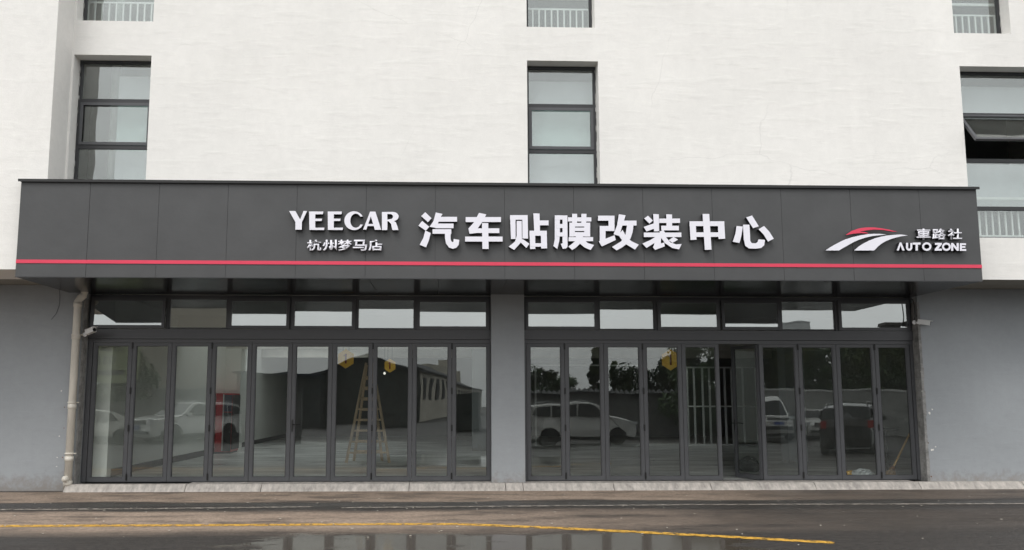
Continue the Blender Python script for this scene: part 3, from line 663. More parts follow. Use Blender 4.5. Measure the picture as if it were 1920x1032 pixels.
G['tie'] = [[(1022,130),(1078,130),(1080,375),(1032,376)], rect(1022,130,1203,177), [(1148,130),(1203,132),(1208,372),(1150,370)], [(1090,190),(1142,190),(1143,330),(1146,390),(1126,420),(1064,488),(1008,455),(1075,400),(1090,345)], [(1126,405),(1152,376),(1222,425),(1190,468)],
  [(1262,112),(1325,114),(1330,292),(1270,292)], rect(1320,185,1418,235), rect(1222,291,1400,342), [(1222,300),(1280,300),(1282,478),(1228,480)], [(1338,300),(1400,300),(1403,472),(1342,474)], rect(1228,420,1403,455)]
G['mo'] = [[(1482,132),(1535,132),(1535,330),(1528,400),(1508,478),(1468,448),(1482,380)], rect(1482,133,1612,176), [(1562,135),(1612,135),(1614,455),(1600,472),(1565,478),(1543,425),(1562,420)], rect(1500,222,1600,264), rect(1500,308,1600,350),
  rect(1618,153,1858,196), [(1660,117),(1712,117),(1712,210),(1660,210)], [(1755,117),(1808,117),(1806,210),(1755,210)], rect(1632,208,1690,351), rect(1785,208,1846,351), rect(1680,210,1800,248), rect(1680,259,1800,294), rect(1680,306,1800,350),
  rect(1624,357,1876,399), [(1700,345),(1775,345),(1760,390),(1735,430),(1700,465),(1660,490),(1622,455),(1690,400)], [(1735,360),(1775,378),(1820,418),(1885,438),(1850,490),(1785,462),(1730,415)]]
for k, lab in (('qi', None), ('che', None), ('tie', None), ('mo', None)): letter('letter', G[k], BA, SA)
BB, SB = (1110, 380), 1920 / 360
H_ = {}
H_['gai'] = [rect(60,132,225,182), rect(165,133,225,285), rect(77,235,225,285), [(77,240),(135,240),(135,372),(77,400)], [(67,388),(225,328),(238,375),(98,440)],
  [(268,118),(335,128),(318,190),(270,335),(215,318),(250,230)], rect(300,182,445,231), [(350,225),(415,225),(405,300),(385,360),(345,415),(300,450),(245,480),(200,445),(290,390),(335,320)], [(262,322),(305,275),(345,345),(395,388),(467,422),(430,472),(340,418),(290,365)]]
H_['zhuang'] = [[(560,132),(610,180),(575,212),(522,160)], [(517,245),(620,208),(640,255),(545,290)], [(612,115),(668,118),(672,288),(620,290)], rect(672,161,880,205), [(742,118),(800,120),(802,270),(745,270)], rect(692,233,868,279),
  [(672,290),(715,277),(735,310),(690,315)], rect(518,301,893,346), [(640,340),(715,345),(620,408),(545,455),(503,412),(585,375)], [(628,395),(690,352),(688,410),(722,400),(726,440),(630,475),(610,450)], [(680,340),(735,340),(780,398),(840,420),(896,415),(870,470),(800,455),(730,408)], [(815,345),(860,372),(805,405),(765,378)]]
H_['zhong'] = [rect(975,188,1323,236), [(975,188),(1037,188),(1045,372),(985,376)], [(1258,188),(1322,188),(1332,362),(1265,366)], rect(1040,299,1268,344), [(1105,115),(1172,115),(1195,472),(1128,474)]]
H_['xin'] = [[(1445,235),(1508,240),(1495,330),(1475,405),(1408,392),(1435,310)], [(1510,222),(1575,222),(1583,385),(1597,406),(1640,408),(1657,392),(1665,368),(1730,375),(1722,428),(1692,455),(1640,462),(1570,460),(1532,432),(1518,370)], [(1542,150),(1600,130),(1668,238),(1610,258)], [(1665,268),(1720,235),(1775,295),(1817,362),(1760,392),(1715,320)]]
for k in H_: letter('letter', H_[k], BB, SB)
BC, SC = (520, 370), 1920 / 260
letter('letter', [[(163,192),(250,192),(316,308),(362,192),(412,192),(340,345),(338,450),(250,450),(250,345)]], BC, SC)
for d in (0, 257): letter('letter', [[(441+d,199),(636+d,199),(632+d,236),(525+d,238),(525+d,298),(620+d,298),(612+d,330),(525+d,330),(525+d,424),(652+d,422),(648+d,455),(443+d,453)]], BC, SC)
letter('letter', [arc(1062,326,135,130,-27,-335,30) + arc(1086,326,76,98,-328,-34,30)], BC, SC)
letter('letter', [[(1285,200),(1358,200),(1438,452),(1350,452),(1285,235)], [(1188,450),(1285,200),(1300,250),(1232,450)], [(1252,372),(1330,372),(1338,400),(1244,400)]], BC, SC)
letter('letter', [rect(1448,205,1523,456), [(1515,205),(1590,205)] + arc(1600,268,80,63,-85,95,12) + [(1575,335),(1515,335),(1515,312),(1560,305)] + arc(1560,270,42,36,80,-80,8) + [(1515,234)], [(1540,322),(1590,322),(1640,345),(1662,400),(1676,456),(1592,456),(1575,370),(1540,335)]], BC, SC)
# small characters set as type, thickened
def glyph(ch, cx, cy, w, h, bold, Y=Y_LET + .03, parent=sg, depth=.07, face=None):
    cu = bpy.data.curves.new('type', 'FONT'); cu.body = ch; cu.offset = bold; cu.extrude = 0
    o = bpy.data.objects.new('type', cu); COL.objects.link(o); bpy.context.view_layer.update()
    me = bpy.data.meshes.new_from_object(o.evaluated_get(bpy.context.evaluated_depsgraph_get()))
    bpy.data.objects.remove(o); bm = bmesh.new(); bm.from_mesh(me); bpy.data.meshes.remove(me)
    xs_ = [v.co.x for v in bm.verts]; ys_ = [v.co.y for v in bm.verts]; a0, a1, b0, b1 = min(xs_), max(xs_), min(ys_), max(ys_)
    for v in bm.verts:
        v.co = at(cx + ((v.co.x - a0) / (a1 - a0) - .5) * w, cy - ((v.co.y - b0) / (b1 - b0) - .5) * h, Y)
    front = list(bm.faces); r = bmesh.ops.extrude_face_region(bm, geom=front)
    vs = [g for g in r['geom'] if isinstance(g, bmesh.types.BMVert)]; bmesh.ops.translate(bm, verts=vs, vec=(0, depth, 0))
    for f in bm.faces:
        f.normal_update()
        if abs(f.normal.y) < .5: f.material_index = 1
    mb = MB(); mb.bm.free(); mb.bm = bm
    return spart(mb, 'letter', [M['acrylic'], M['return']])
for ch, x in zip('杭州梦马店', (589, 618, 646.5, 675, 704)): glyph(ch, x, 460.3, 27, 21, .024)
for ch, x, w in zip('車路社', (1731.8, 1760.8, 1790.5), (26.5, 26, 27)): glyph(ch, x, 439.3, w, 20.5, .024)
BD, SD = (1530, 410), 6.0
letter('letter', [[(908,360),(942,270),(960,270),(998,360),(972,360),(950,303),(932,360)]], BD, SD, depth=.10)
letter('letter', [[(1013,274),(1036,274),(1036,322)] + arc(1048,324,13,17,180,0,8) + [(1061,274),(1084,276),(1084,326)] + arc(1048,326,36,36,0,180,12)], BD, SD, depth=.10)
letter('letter', [[(1088,271),(1176,271),(1176,294),(1146,294),(1146,361),(1120,361),(1120,294),(1088,294)]], BD, SD, depth=.10)
def letter_o(cx, cy, r, t): letter('letter', [ring(cx, cy, r, r * .92, r - t, r * .92 - t, 0, 180), ring(cx, cy, r, r * .92, r - t, r * .92 - t, 180, 360)], BD, SD, depth=.10)
letter_o(1246, 316, 52, 22)
letter('letter', [[(1338,274),(1416,274),(1416,292),(1376,340),(1416,340),(1416,362),(1336,362),(1336,345),(1376,297),(1338,297)]], BD, SD, depth=.10)
letter_o(1467, 318, 50, 22)
letter('letter', [[(1520,275),(1542,275),(1582,325),(1582,276),(1606,276),(1606,364),(1584,364),(1544,314),(1544,363),(1520,363)]], BD, SD, depth=.10)
letter('letter', [[(1618,278),(1688,279),(1688,299),(1641,299),(1641,311),(1680,311),(1680,330),(1641,330),(1641,344),(1690,344),(1690,365),(1618,364)]], BD, SD, depth=.10)
letter('logo_swoosh', [[(333,187),(400,140),(480,112),(540,103),(600,100),(660,101),(720,108),(820,125),(915,150),(860,147),(760,130),(700,126),(650,125),(570,133),(490,149),(548,153),(598,169),(500,164),(420,171)]], BD, SD, M['red_line'], .05, 'red curved swoosh of the emblem')
letter('logo_swoosh', [[(108,360),(150,330),(200,300),(265,266),(330,235),(410,210),(500,190),(580,177),(650,172),(720,173),(795,181),(700,190),(630,198),(560,215),(490,237),(430,262),(340,312),(258,360)]], BD, SD, None, .05)
letter('logo_swoosh', [[(428,360),(480,315),(540,277),(600,248),(660,224),(730,205),(800,192),(880,184),(950,180),(1035,190),(960,200),(900,214),(830,236),(780,258),(735,284),(700,312),(655,360)]], BD, SD, None, .05)

# ------------------------------------------------------------------ things inside the shop
def floor_pt(px, Y): return Vector((ax(px, 850, Y), Y, FLOOR_Z))
# A-frame ladder
lp = floor_pt(690, 6.6); ld = empty('step_ladder', lp, 'tall wooden A-frame ladder standing inside behind the left doors', 'ladder', rz=R(4))
Hh = 2.62
def rail_pts(sx, sy): return (Vector((sx * .56, sy * .42, 0)), Vector((sx * .085, sy * .03, Hh)))
for sy in (-1, 1):
    for sx in (-1, 1):
        a, c = rail_pts(sx, sy) if sy < 0 else (Vector((sx * .38 - .0, sy * .55, 0)), Vector((sx * .07, sy * .05, Hh - .05)))
        b = MB(); b.tube([a, a.lerp(c, .5) + Vector((random.uniform(-.006, .006), 0, 0)), c], [.040, .037, .032], 8); b.build('rail', M['wood'], ld)
    for k in range(8):
        f = .10 + k * .108
        q = []
        for sx in (-1, 1):
            a, c = rail_pts(sx, sy) if sy < 0 else (Vector((sx * .38, sy * .55, 0)), Vector((sx * .07, sy * .05, Hh - .05)))
            q.append(a.lerp(c, f))
        b = MB(); b.tube([q[0] + Vector((-.02, 0, 0)), q[1] + Vector((.02, 0, 0))], .028, 8); b.build('rung', M['wood'], ld)
# red cabinet
cp = Vector((IX0 + .02, 10.9, FLOOR_Z)); cb = empty('drinks_cabinet', cp, 'red and black upright cabinet against the white interior wall', 'cabinet')
b = MB(); b.box(0, .50, 0, 1.1, .05, 1.85); b.build('body', M['red'], cb, .01)
b = MB(); b.box(.502, .53, .03, 1.07, .12, 1.80); b.build('door', M['black'], cb, .006)
b = MB(); b.box(.53, .55, .98, 1.01, .7, 1.3); b.build('handle', M['steel_white'], cb)
b = MB(); b.box(.03, .49, -.006, -.001, 1.25, 1.8); b.build('panel', M['red'], cb)
b = MB(); b.box(.22, .255, -.012, -.0065, .08, 1.82); b.build('trim', M['steel_white'], cb)
b = MB(); b.box(.26, .498, -.011, -.0065, 1.28, 1.80); b.build('panel', M['navy'], cb)
b = MB(); b.box(.26, .498, -.011, -.0065, .06, 1.26); b.build('panel', M['black'], cb)
b = MB(); b.box(.02, .48, .04, 1.06, 0, .05); b.build('base', M['black'], cb)
# hanging hexagon bay signs
def hex_sign(px, py, Y, size, label):
    p = at(px, py, Y); e = empty('bay_sign', p, label, 'hanging sign', 'yellow hexagon signs hung from the ceiling')
    b = MB(); pts = [Vector((size * math.cos(R(90 + 60*k)) * .92, -.02, size * math.sin(R(90 + 60*k)))) for k in range(6)]; b.prism(pts, (0, .04, 0)); b.build('sign_face', M['hex'], e, .004)
    b = MB(); b.box(-.028*size/.3, .028*size/.3, -.028, -.022, -size*.5, size*.5); b.box(-.07*size/.3, -.029*size/.3, -.028, -.022, size*.30, size*.40); b.build('numeral', M['hexred'], e)
    for sx in (-1, 1):
        b = MB(); b.tube([(sx * size * .3, 0, size * .8), (sx * size * .3, 0, IZ - p.z)], .006, 6); b.build('hanger', M['alu_dark'], e)
hex_sign(648.5, 673, 6.0, .255, 'yellow hexagon sign with a dark red 1 hanging over the ladder')
hex_sign(731, 686, 11.0, .22, 'dimmer yellow hexagon sign hanging deeper, right of the ladder')
hex_sign(1257, 675, 5.0, .27, 'yellow hexagon sign hanging behind the right bay of doors')
# lit pendant bulbs
Mbulb = pmat('lit_bulb', (.9, .86, .78), .4, .0, emit=1.1)
def pendant(px, py, Y, label):
    p = at(px, py, Y); e = empty('pendant_lamp', p, label, 'lamp')
    b = MB(); b.lathe([(.008, -.045), (.025, -.035), (.034, -.012), (.028, .012), (.018, .035)], 16); b.build('bulb', Mbulb, e, smooth=True)
    b = MB(); b.lathe([(.03, .036), (.034, .05), (.03, .10), (.012, .12)], 14); b.build('socket', M['black'], e)
    b = MB(); b.tube([(0, 0, .12), (0, 0, IZ - p.z)], .006, 6); b.build('flex', M['cable'], e)
pendant(721, 700, 9.8, 'small lit bulb hanging right of the ladder top')
# white steel stud partition
pf = empty('stud_partition', floor_pt(1350, 15.8), 'white steel stud partition frame standing deep inside the right bay', 'partition frame'); PF = Vector(pf.location)
x0, x1 = ax(1288, 800, 15.8), ax(1424, 800, 15.8)
for px in (1290, 1303, 1319, 1332, 1361, 1374, 1395, 1420):
    x = ax(px, 780, 15.8) - PF.x; b = MB(); b.box(x - .032, x + .032, -.03, .03, .05, 2.85); b.build('stud', M['steel_white'], pf)
for z in (.025, 1.42, 2.85):
    b = MB(); b.box(x0 - PF.x - .05, x1 - PF.x + .05, -.04, .04, z - .025, z + .03); b.build('track', M['steel_white'], pf)
pf2 = empty('stud_partition', floor_pt(998, 15.8), 'pair of white steel studs leaning deep inside, nearest the grey pillar', 'partition frame')
for dx in (-.06, .14):
    b = MB(); b.box(dx - .03, dx + .03, -.03, .03, 0, 2.9); b.build('stud', M['steel_white'], pf2)
b = MB(); b.box(-.2, 4.2, -.03, .03, 2.9, 2.95); b.build('track', M['steel_white'], pf2)
# black bag by the open leaf
bp_ = floor_pt(1404, 2.7); bm = bmesh.new(); bmesh.ops.create_icosphere(bm, subdivisions=4, radius=1)
for v in bm.verts:
    n = 1 + .28 * pnoise(v.co * 1.9) + .1 * pnoise(v.co * 6); v.co = Vector((v.co.x * .27 * n, v.co.y * .2 * n, max(-.12, v.co.z * .17 * n + (.05 if v.co.x < 0 else 0)) + .12))
mb = MB(); mb.bm.free(); mb.bm = bm; bg_ = mb.build('holdall_bag', M['bag'], None, smooth=True); bg_.location = bp_; tag(bg_, 'crumpled black bag on the shop floor behind the open door leaf', 'bag')
mb = MB(); mb.tube([(-.12, -.1, .2), (-.1, -.16, .3), (.02, -.18, .33), (.12, -.15, .27), (.14, -.1, .18)], .014, 8); mb.build('strap', M['bag'], bg_)
# power tool and clear plastic bag near the glass
tp = floor_pt(1596, 1.1); tl = empty('power_tool', tp, 'yellow and black power tool lying on the floor inside the glass', 'power tool', rz=R(12))
b = MB(); b.tube([(-.16, 0, .075), (-.08, 0, .085), (.06, 0, .085), (.12, 0, .08)], [.03, .055, .055, .04], 14); b.build('body', M['tool_yellow'], tl, smooth=True)
b = MB(); b.tube([(-.22, 0, .07), (-.15, 0, .075)], [.02, .036], 12); b.build('chuck', M['black'], tl)
b = MB(); b.tube([(.03, 0, .07), (.06, -.10, .04), (.07, -.2, .035)], [.035, .03, .032], 10); b.build('grip', M['black'], tl, smooth=True)
b = MB(); b.box(.02, .13, -.27, -.17, .0, .09); b.build('battery', M['black'], tl, .012)
pp = floor_pt(1615, .95); bm = bmesh.new(); bmesh.ops.create_icosphere(bm, subdivisions=4, radius=1)
for v in bm.verts:
    n = 1 + .35 * pnoise(v.co * 2.3 + Vector((3, 1, 0))) + .12 * pnoise(v.co * 8); v.co = Vector((v.co.x * .2 * n, v.co.y * .14 * n, max(-.08, v.co.z * .1 * n) + .08))
mb = MB(); mb.bm.free(); mb.bm = bm; o = mb.build('plastic_bag', M['bag_clear'], None, smooth=True); o.location = pp; tag(o, 'crumpled clear plastic bag beside the yellow power tool', 'plastic bag')
# broom leaning in the right corner
top = at(1704, 817, 1.15); bot = Vector((ax(1674, 872, .95), .95, FLOOR_Z + .2)); br = empty('broom', (bot.x, bot.y, FLOOR_Z), 'straw broom with yellow wooden handle leaning in the right corner', 'broom'); BRL = Vector(br.location)
b = MB(); b.tube([bot - BRL, top + (top - bot) * .1 - BRL], .021, 10); b.build('handle', M['broom_wood'], br)
b = MB(); d = (top - bot).normalized()
b.tube([bot - BRL + d * .03, bot - BRL - d * .05], [.035, .06], 10); b.build('binding', M['rust'], br)
b = MB()
for k in range(90):
    a = random.uniform(-1, 1); c = random.uniform(-1, 1); e_ = Vector((bot.x - .02 + a * .17 - .1, .95 + c * .05, FLOOR_Z + random.uniform(.005, .05))) - BRL
    b.tube([bot - BRL - d * .03 + Vector((a * .03, c * .03, 0)), e_], .006, 4)
b.build('bristles', M['straw'], br)
# folding bicycle seen head-on
bk = empty('bicycle', floor_pt(1660, 2.4), 'small dark folding bicycle parked inside by the right corner', 'bicycle', rz=R(-20))
for y in (-.45, .45):
    b = MB(); n = 22; ringp = [(0, y + .2 * math.cos(2*math.pi*k/n), .2 + .2 * math.sin(2*math.pi*k/n)) for k in range(n + 1)]; b.tube(ringp, .022, 8); w = b.build('wheel', M['rubber'], bk)
    b = MB(); b.tube([(-.05, y, .2), (.05, y, .2)], .018, 8)
    for k in range(8): b.tube([(0, y, .2), (0, y + .19 * math.cos(k * .785), .2 + .19 * math.sin(k * .785))], .003, 4)
    b.build('spokes', M['alu'], w)
b = MB(); b.tube([(0, -.45, .2), (0, -.36, .52), (0, -.32, .62)], .022, 8); b.tube([(0, -.34, .52), (0, .1, .34)], .026, 8); b.tube([(0, .1, .34), (0, .45, .2)], .018, 8); b.tube([(0, .1, .34), (0, .22, .62)], .02, 8); b.build('frame', M['alu_dark'], bk)
b = MB(); b.tube([(0, -.32, .62), (0, -.27, .95)], .016, 8); b.tube([(-.27, -.24, .97), (-.12, -.28, .98), (.12, -.28, .98), (.27, -.24, .97)], .015, 8); b.build('handlebar', M['alu_dark'], bk)
b = MB(); b.tube([(0, .22, .6), (0, .25, .82)], .014, 8); b.tube([(0, .15, .84), (0, .25, .85), (0, .38, .86)], [.02, .06, .075], 8); b.build('saddle', M['black'], bk)

# ------------------------------------------------------------------ across the yard (seen in the door glass)
Mw = pmat('perimeter_wall_plaster', (.17, .17, .165), .9, .3, .7, .004, 20); Mw2 = pmat('pale_wall_plaster', (.30, .30, .29), .9, .2, .7)
Mt = pmat('grey_roof_tile', (.06, .062, .066), .7, .3, 8); Mcop = pmat('white_coping', (.55, .55, .54), .7, .1)
Yw = mirrored(1200, 730, 46).y
xa, xb, xc = ax(985, 740, .6 - Yw), ax(1425, 740, .6 - Yw), ax(1730, 740, .6 - Yw)
ztop = az(1200, 731, .6 - Yw)
pw = empty('perimeter_wall', ((xa + xb) / 2, Yw, 0), 'dark yard wall capped with grey tiles, mirrored in the right doors', 'wall'); PL = Vector(pw.location)
b = MB(); b.box(xa, xb, Yw - .12, Yw + .12, 0, ztop - .12); o = b.build('wall_body', Mw, pw); o.location = -PL
b = MB(); b.box(-.11, .11, .0, .42, -.03, .0); b.tube([(0, .0, .02), (0, .43, -.05)], .06, 8); t0 = b.build('coping_tile', Mt, pw); me = t0.data
n = int((xb - xa) / .27)
for k in range(n):
    for sgn in (1, -1):
        if k == 0 and sgn == 1: q = t0
        else: q = link(bpy.data.objects.new('coping_tile', me), pw)
        q.location = (xa + .14 + k * .27 - PL.x, 0, ztop - .02); q.rotation_euler = (R(-14) * 1, 0, 0 if sgn > 0 else math.pi)
        q.rotation_euler = (R(-14), 0, 0) if sgn > 0 else (R(-14), 0, math.pi)
pw2 = empty('perimeter_wall', ((xb + xc) / 2, Yw, 0), 'pale grey yard wall with white coping, mirrored in the doors furthest right', 'wall'); P2 = Vector(pw2.location)
b = MB(); b.box(xb + .002, xc + 6, Yw - .12, Yw + .12, 0, ztop - .12); b.build('wall_body', Mw2, pw2).location = -P2
b = MB(); b.box(xb + .002, xc + 6, Yw - .17, Yw + .17, ztop - .118, ztop - .02); b.build('coping', Mcop, pw2).location = -P2
# left wall with gate pier
Yl = mirrored(350, 735, 42).y; xl0, xl1 = ax(292, 740, .6 - Yl), ax(442, 740, .6 - Yl); zl = az(350, 731, .6 - Yl)
pw3 = empty('perimeter_wall', (xl0, Yl, 0), 'grey yard wall with dark coping and gate pier, mirrored in the left doors', 'wall'); P3 = Vector(pw3.location)
b = MB(); b.box(xl0 + .5, xl1 + 3, Yl - .12, Yl + .12, 0, zl - .1); b.box(-20, xl0 - .002, Yl - .12, Yl + .12, 0, zl - .45); b.build('wall_body', Mw, pw3).location = -P3
b = MB(); b.box(xl0, xl0 + .5, Yl - .25, Yl + .25, 0, zl - .1); b.build('gate_pier', Mw, pw3).location = -P3
b = MB(); b.box(xl0 - .08, xl1 + 3, Yl - .3, Yl + .3, zl - .098, zl); b.build('coping', Mt, pw3).location = -P3
# signboard on the left across the road
bz = mirrored(205, 672, 40); sb = empty('signboard', (bz.x, bz.y, 0), 'pale board with faded dark characters across the yard, mirrored in the leftmost door', 'signboard'); SBL = Vector(sb.location)
Mboard = pmat('faded_green_board', (.30, .34, .18), .7, .2, 1.2)
b = MB(); b.box(-1.5, 1.3, -.03, .03, 2.6, 4.6); b.build('board', Mboard, sb, .005)
for sx in (-1.3, 1.1):
    b = MB(); b.box(sx - .05, sx + .05, -.09, -.031, 0, 4.5); b.build('post', M['alu'], sb)
def flat_text(txt, x, z, size, m):
    cu = bpy.data.curves.new('type', 'FONT'); cu.body = txt; cu.size = size; cu.offset = .008; cu.extrude = .004; cu.align_x = 'CENTER'
    o = bpy.data.objects.new('type', cu); COL.objects.link(o); bpy.context.view_layer.update()
    me = bpy.data.meshes.new_from_object(o.evaluated_get(bpy.context.evaluated_depsgraph_get())); bpy.data.objects.remove(o)
    me.materials.clear(); me.materials.append(m); q = link(bpy.data.objects.new('lettering', me), sb); q.location = (x, .036, z); q.rotation_euler = (math.pi / 2, 0, math.pi)
flat_text('白蓝地', -.1, 3.95, .5, M['return']); flat_text('1231', -.05, 3.4, .4, M['return'])
b = MB(); b.box(-1.3, .7, .031, .037, 2.95, 3.15); b.build('banner_band', M['return'], sb)
# warehouse
Mwh = pmat('warehouse_plaster', (.62, .58, .50), .9, .25, .4); Mrf = pmat('dark_roof_sheet', (.035, .036, .04), .7)
Mdoor = pmat('dark_steel_door', (.05, .055, .05), .6)
c0 = mirrored(784, 740, 75); c1 = mirrored(908, 740, 190)
dv = Vector((c1.x - c0.x, c1.y - c0.y, 0)); Lw = dv.length; ang = math.atan2(dv.y, dv.x)
we = empty('warehouse', (c0.x, c0.y, 0), 'long cream warehouse with dark gabled roof and small windows, mirrored in the left doors', 'building', rz=ang)
# local x runs along the long wall away from us; local y (to the left of travel)
wid = -(-(ax(600, 740, .6 - c0.y) - c0.x)); eave = mirrored(784, 699, 75).z; ridge = mirrored(705, 668, 75).z
wid = abs(wid); sgn = -1
b = MB(); b.box(0, Lw, min(0, sgn * wid), max(0, sgn * wid), 0, eave); 
for xg in (0.002,): b.prism([Vector((xg, 0, eave)), Vector((xg, sgn * wid, eave)), Vector((xg, sgn * wid / 2, ridge))], (.2, 0, 0))
b.build('wall', Mwh, we)
Mga = pmat('weathered_gable', (.075, .078, .07), .9, .3, .6)
b = MB(); b.box(-.03, -.002, -wid, 0, 0, eave); b.prism([Vector((-.03, 0, eave + .001)), Vector((-.03, -wid, eave + .001)), Vector((-.03, -wid / 2, ridge))], (.028, 0, 0)); b.build('gable_wall', Mga, we)
b = MB()
for s0, s1 in ((0.35, -wid / 2), (-wid - .35, -wid / 2)):
    ze = eave - .12
    b.prism([Vector((-.6, s0, ze)), Vector((-.6, s1, ridge + .05)), Vector((-.6, s1, ridge + .22)), Vector((-.6, s0, ze + .17))], (Lw + 1.2, 0, 0))
b.build('roof', Mrf, we)
Mwin = pmat('dark_window', (.012, .014, .016), .6, spec=.2)
wme = None
for k in range(18):
    xk = 3.0 + k * (5.2)
    if wme is None: b = MB(); b.box(-1.1, 1.1, -.05, .06, -.85, .85); q = b.build('window', Mwin, we); wme = q.data
    else: q = link(bpy.data.objects.new('window', wme), we)
    q.location = (xk, 0, eave - 1.35)
b = MB(); b.box(-.09, -.032, -wid * .62, -wid * .38, 0, 3.0); b.build('door', Mdoor, we)
# lower wing left of the warehouse
wg = empty('storage_wing', (c0.x - wid - 6, c0.y + 2, 0), 'low dark walled storage building beside the warehouse, mirrored left of the ladder', 'building')
z_w = mirrored(540, 701, 73).z; x_l = ax(446, 740, .6 - wg.location.y) - wg.location.x
b = MB(); b.box(x_l, 6 + .5, -6, 0, 0, z_w - .1); b.build('wall', pmat('dark_wing_wall', (.07, .075, .072), .9, .2, .4), wg)
b = MB(); b.box(x_l - .3, 6.6, -6.2, .5, z_w - .098, z_w + .1); b.build('roof', pmat('navy_roof_sheet', (.02, .03, .05), .6), wg)
# tower block far off and container
tb = mirrored(850, 740, 260); e = empty('apartment_block', (tb.x - 6, tb.y, 0), 'far tan flat roofed block beyond the warehouse, mirrored', 'building')
hz = mirrored(850, 692, 260).z; b = MB(); b.box(-8, 8, -6, 0, 0, hz); b.build('wall', Mwh, e); b = MB(); b.box(1, 6, -5, -1, hz, hz + 1.6); b.build('roof_room', Mwh, e)
for zf in range(1, int(hz // 3)):
    for k in range(6): b = MB(); b.box(-6.8 + k * 2.5, -5.6 + k * 2.5, -.02, .05, zf * 3, zf * 3 + 1.5); b.build('window', Mwin, e)
k0 = mirrored(848, 800, 58); e = empty('cargo_container', (k0.x, k0.y, 0), 'dark green cargo container in the yard, mirrored left of the grey pillar', 'container', rz=R(4))
Mk = pmat('dark_green_steel', (.022, .03, .026), .6)
wk = ax(900, 800, .6 - k0.y) - k0.x; hk = mirrored(848, 737, 58).z
b = MB(); b.box(-.3, wk, -6, 0, .1, hk); b.build('body', Mk, e)
for k in range(int(wk / .22)): b = MB(); b.box(-.2 + k * .22, -.1 + k * .22, .001, .05, .2, hk - .1); b.build('rib', Mk, e)
b = MB(); b.box(-.32, wk + .02, -.02, .07, hk - .09, hk + .02); b.build('top_rail', Mk, e)

def far_block(pl, pr, py, D, mat, depth, label, cat='building', floors=3.0, cols=None):
    a = mirrored(pl, py, D); c = mirrored(pr, py, D); e = empty('tower_block' if cat == 'building' else 'chimney', ((a.x + c.x) / 2, a.y, 0), label, cat); w = abs(c.x - a.x); h = a.z
    b = MB(); b.box(-w/2, w/2, -depth, 0, 0, h); b.build('wall', mat, e)
    b = MB(); b.box(-w/2 - .15, w/2 + .15, -depth - .15, .15, h + .001, h + .35); b.build('parapet' if cat == 'building' else 'cap', mat, e)
    if not cols: return
    wme = None
    for zf in range(1, int(h // floors)):
        for k in range(cols):
            if wme is None:
                b = MB(); b.box(-.65, .65, -.05, .04, 0, 1.5); q = b.build('window', Mwin, e); wme = q.data
                b = MB(); b.box(-.75, .75, .041, .07, -.08, 1.58); b.bm.free(); b.bm = bmesh.new(); b.box(-.72, -.65, .0, .08, 0, 1.5); b.box(.65, .72, .0, .08, 0, 1.5); b.box(-.8, .8, 0, .12, -.09, -.001); b.build('sill', mat, q)
            else: q = link(bpy.data.objects.new('window', wme), e)
            q.location = (-w/2 + (k + .5) * w / cols, 0, zf * floors + .9)
far_block(236, 429, 545, 82, pmat('beige_block_render', (.34, .31, .26), .9, .12, .3), 9, 'plain beige block over the yard wall, mirrored in the left transoms', cols=None)
far_block(1468, 1520, 605, 210, pmat('pale_tower_render', (.42, .43, .43), .9, .15, .1), 8, 'pale far tower mirrored in the fifth right transom', cols=4)
far_block(1660, 1687, 594, 110, pmat('dark_brick_stack', (.06, .055, .05), .9, .3, .6), 1.7, 'dark square chimney mirrored in the transom furthest right', 'chimney')
# trees
Mleaf = []
for nm, c in (('leaf_green', (.045, .09, .02)), ('leaf_dark', (.025, .052, .016)), ('leaf_olive', (.085, .11, .03))): Mleaf.append(pmat(nm, c, .6, .35, 2.0))
Mbark = pmat('bark', (.07, .055, .04), .9, .3, 8)
def crown_mesh(h, r, seed, slim=False, n=7000):
    rd = random.Random(seed); bm = bmesh.new(); cl = []
    for k in range(34 if not slim else 40):
        f = rd.random(); z = h * (.14 + .82 * f); rr = r * (1 - .6 * abs(f - .35)) if not slim else r * (1.0 - .9 * f)
        a = rd.uniform(0, 6.283); d = rr * math.sqrt(rd.random()); cl.append((Vector((d * math.cos(a), d * math.sin(a), z)), rd.uniform(.22, .5) * r * (.55 if slim else 1), rd.choice((0, 0, 1, 1, 2))))
    for k in range(n):
        c, rad, mi = rd.choice(cl); v = Vector((rd.gauss(0, 1), rd.gauss(0, 1), rd.gauss(0, .75))).normalized() * rad * rd.uniform(.55, 1.05)
        p = c + v; s = rd.uniform(.07, .16); u = Vector((rd.uniform(-1, 1), rd.uniform(-1, 1), rd.uniform(-1, 1))).normalized(); w = u.orthogonal().normalized()
        f = bm.faces.new([bm.verts.new(p + u * s), bm.verts.new(p + w * s * .55), bm.verts.new(p - u * s), bm.verts.new(p - w * s * .55)]); f.material_index = mi
    me = bpy.data.meshes.new('crown'); bm.to_mesh(me); bm.free()
    for m in Mleaf: me.materials.append(m)
    return me, cl
kinds = []
for h, r, slim in ((4.6, 1.7, False), (5.4, 1.9, False), (6.2, 1.1, True)):
    me, cl = crown_mesh(h, r, int(h * 10), slim); b = MB(); b.tube([(0, 0, 0), (.05, .03, h * .35), (-.04, 0, h * .7), (0, 0, h * .9)], [.13, .10, .06, .02], 8)
    for c, rad, mi in cl[:9]: b.tube([(0, 0, c.z * .6), c * .6 + Vector((0, 0, c.z * .36)), c], [.05, .035, .012], 5)
    kinds.append((me, b, h))
tmesh = []
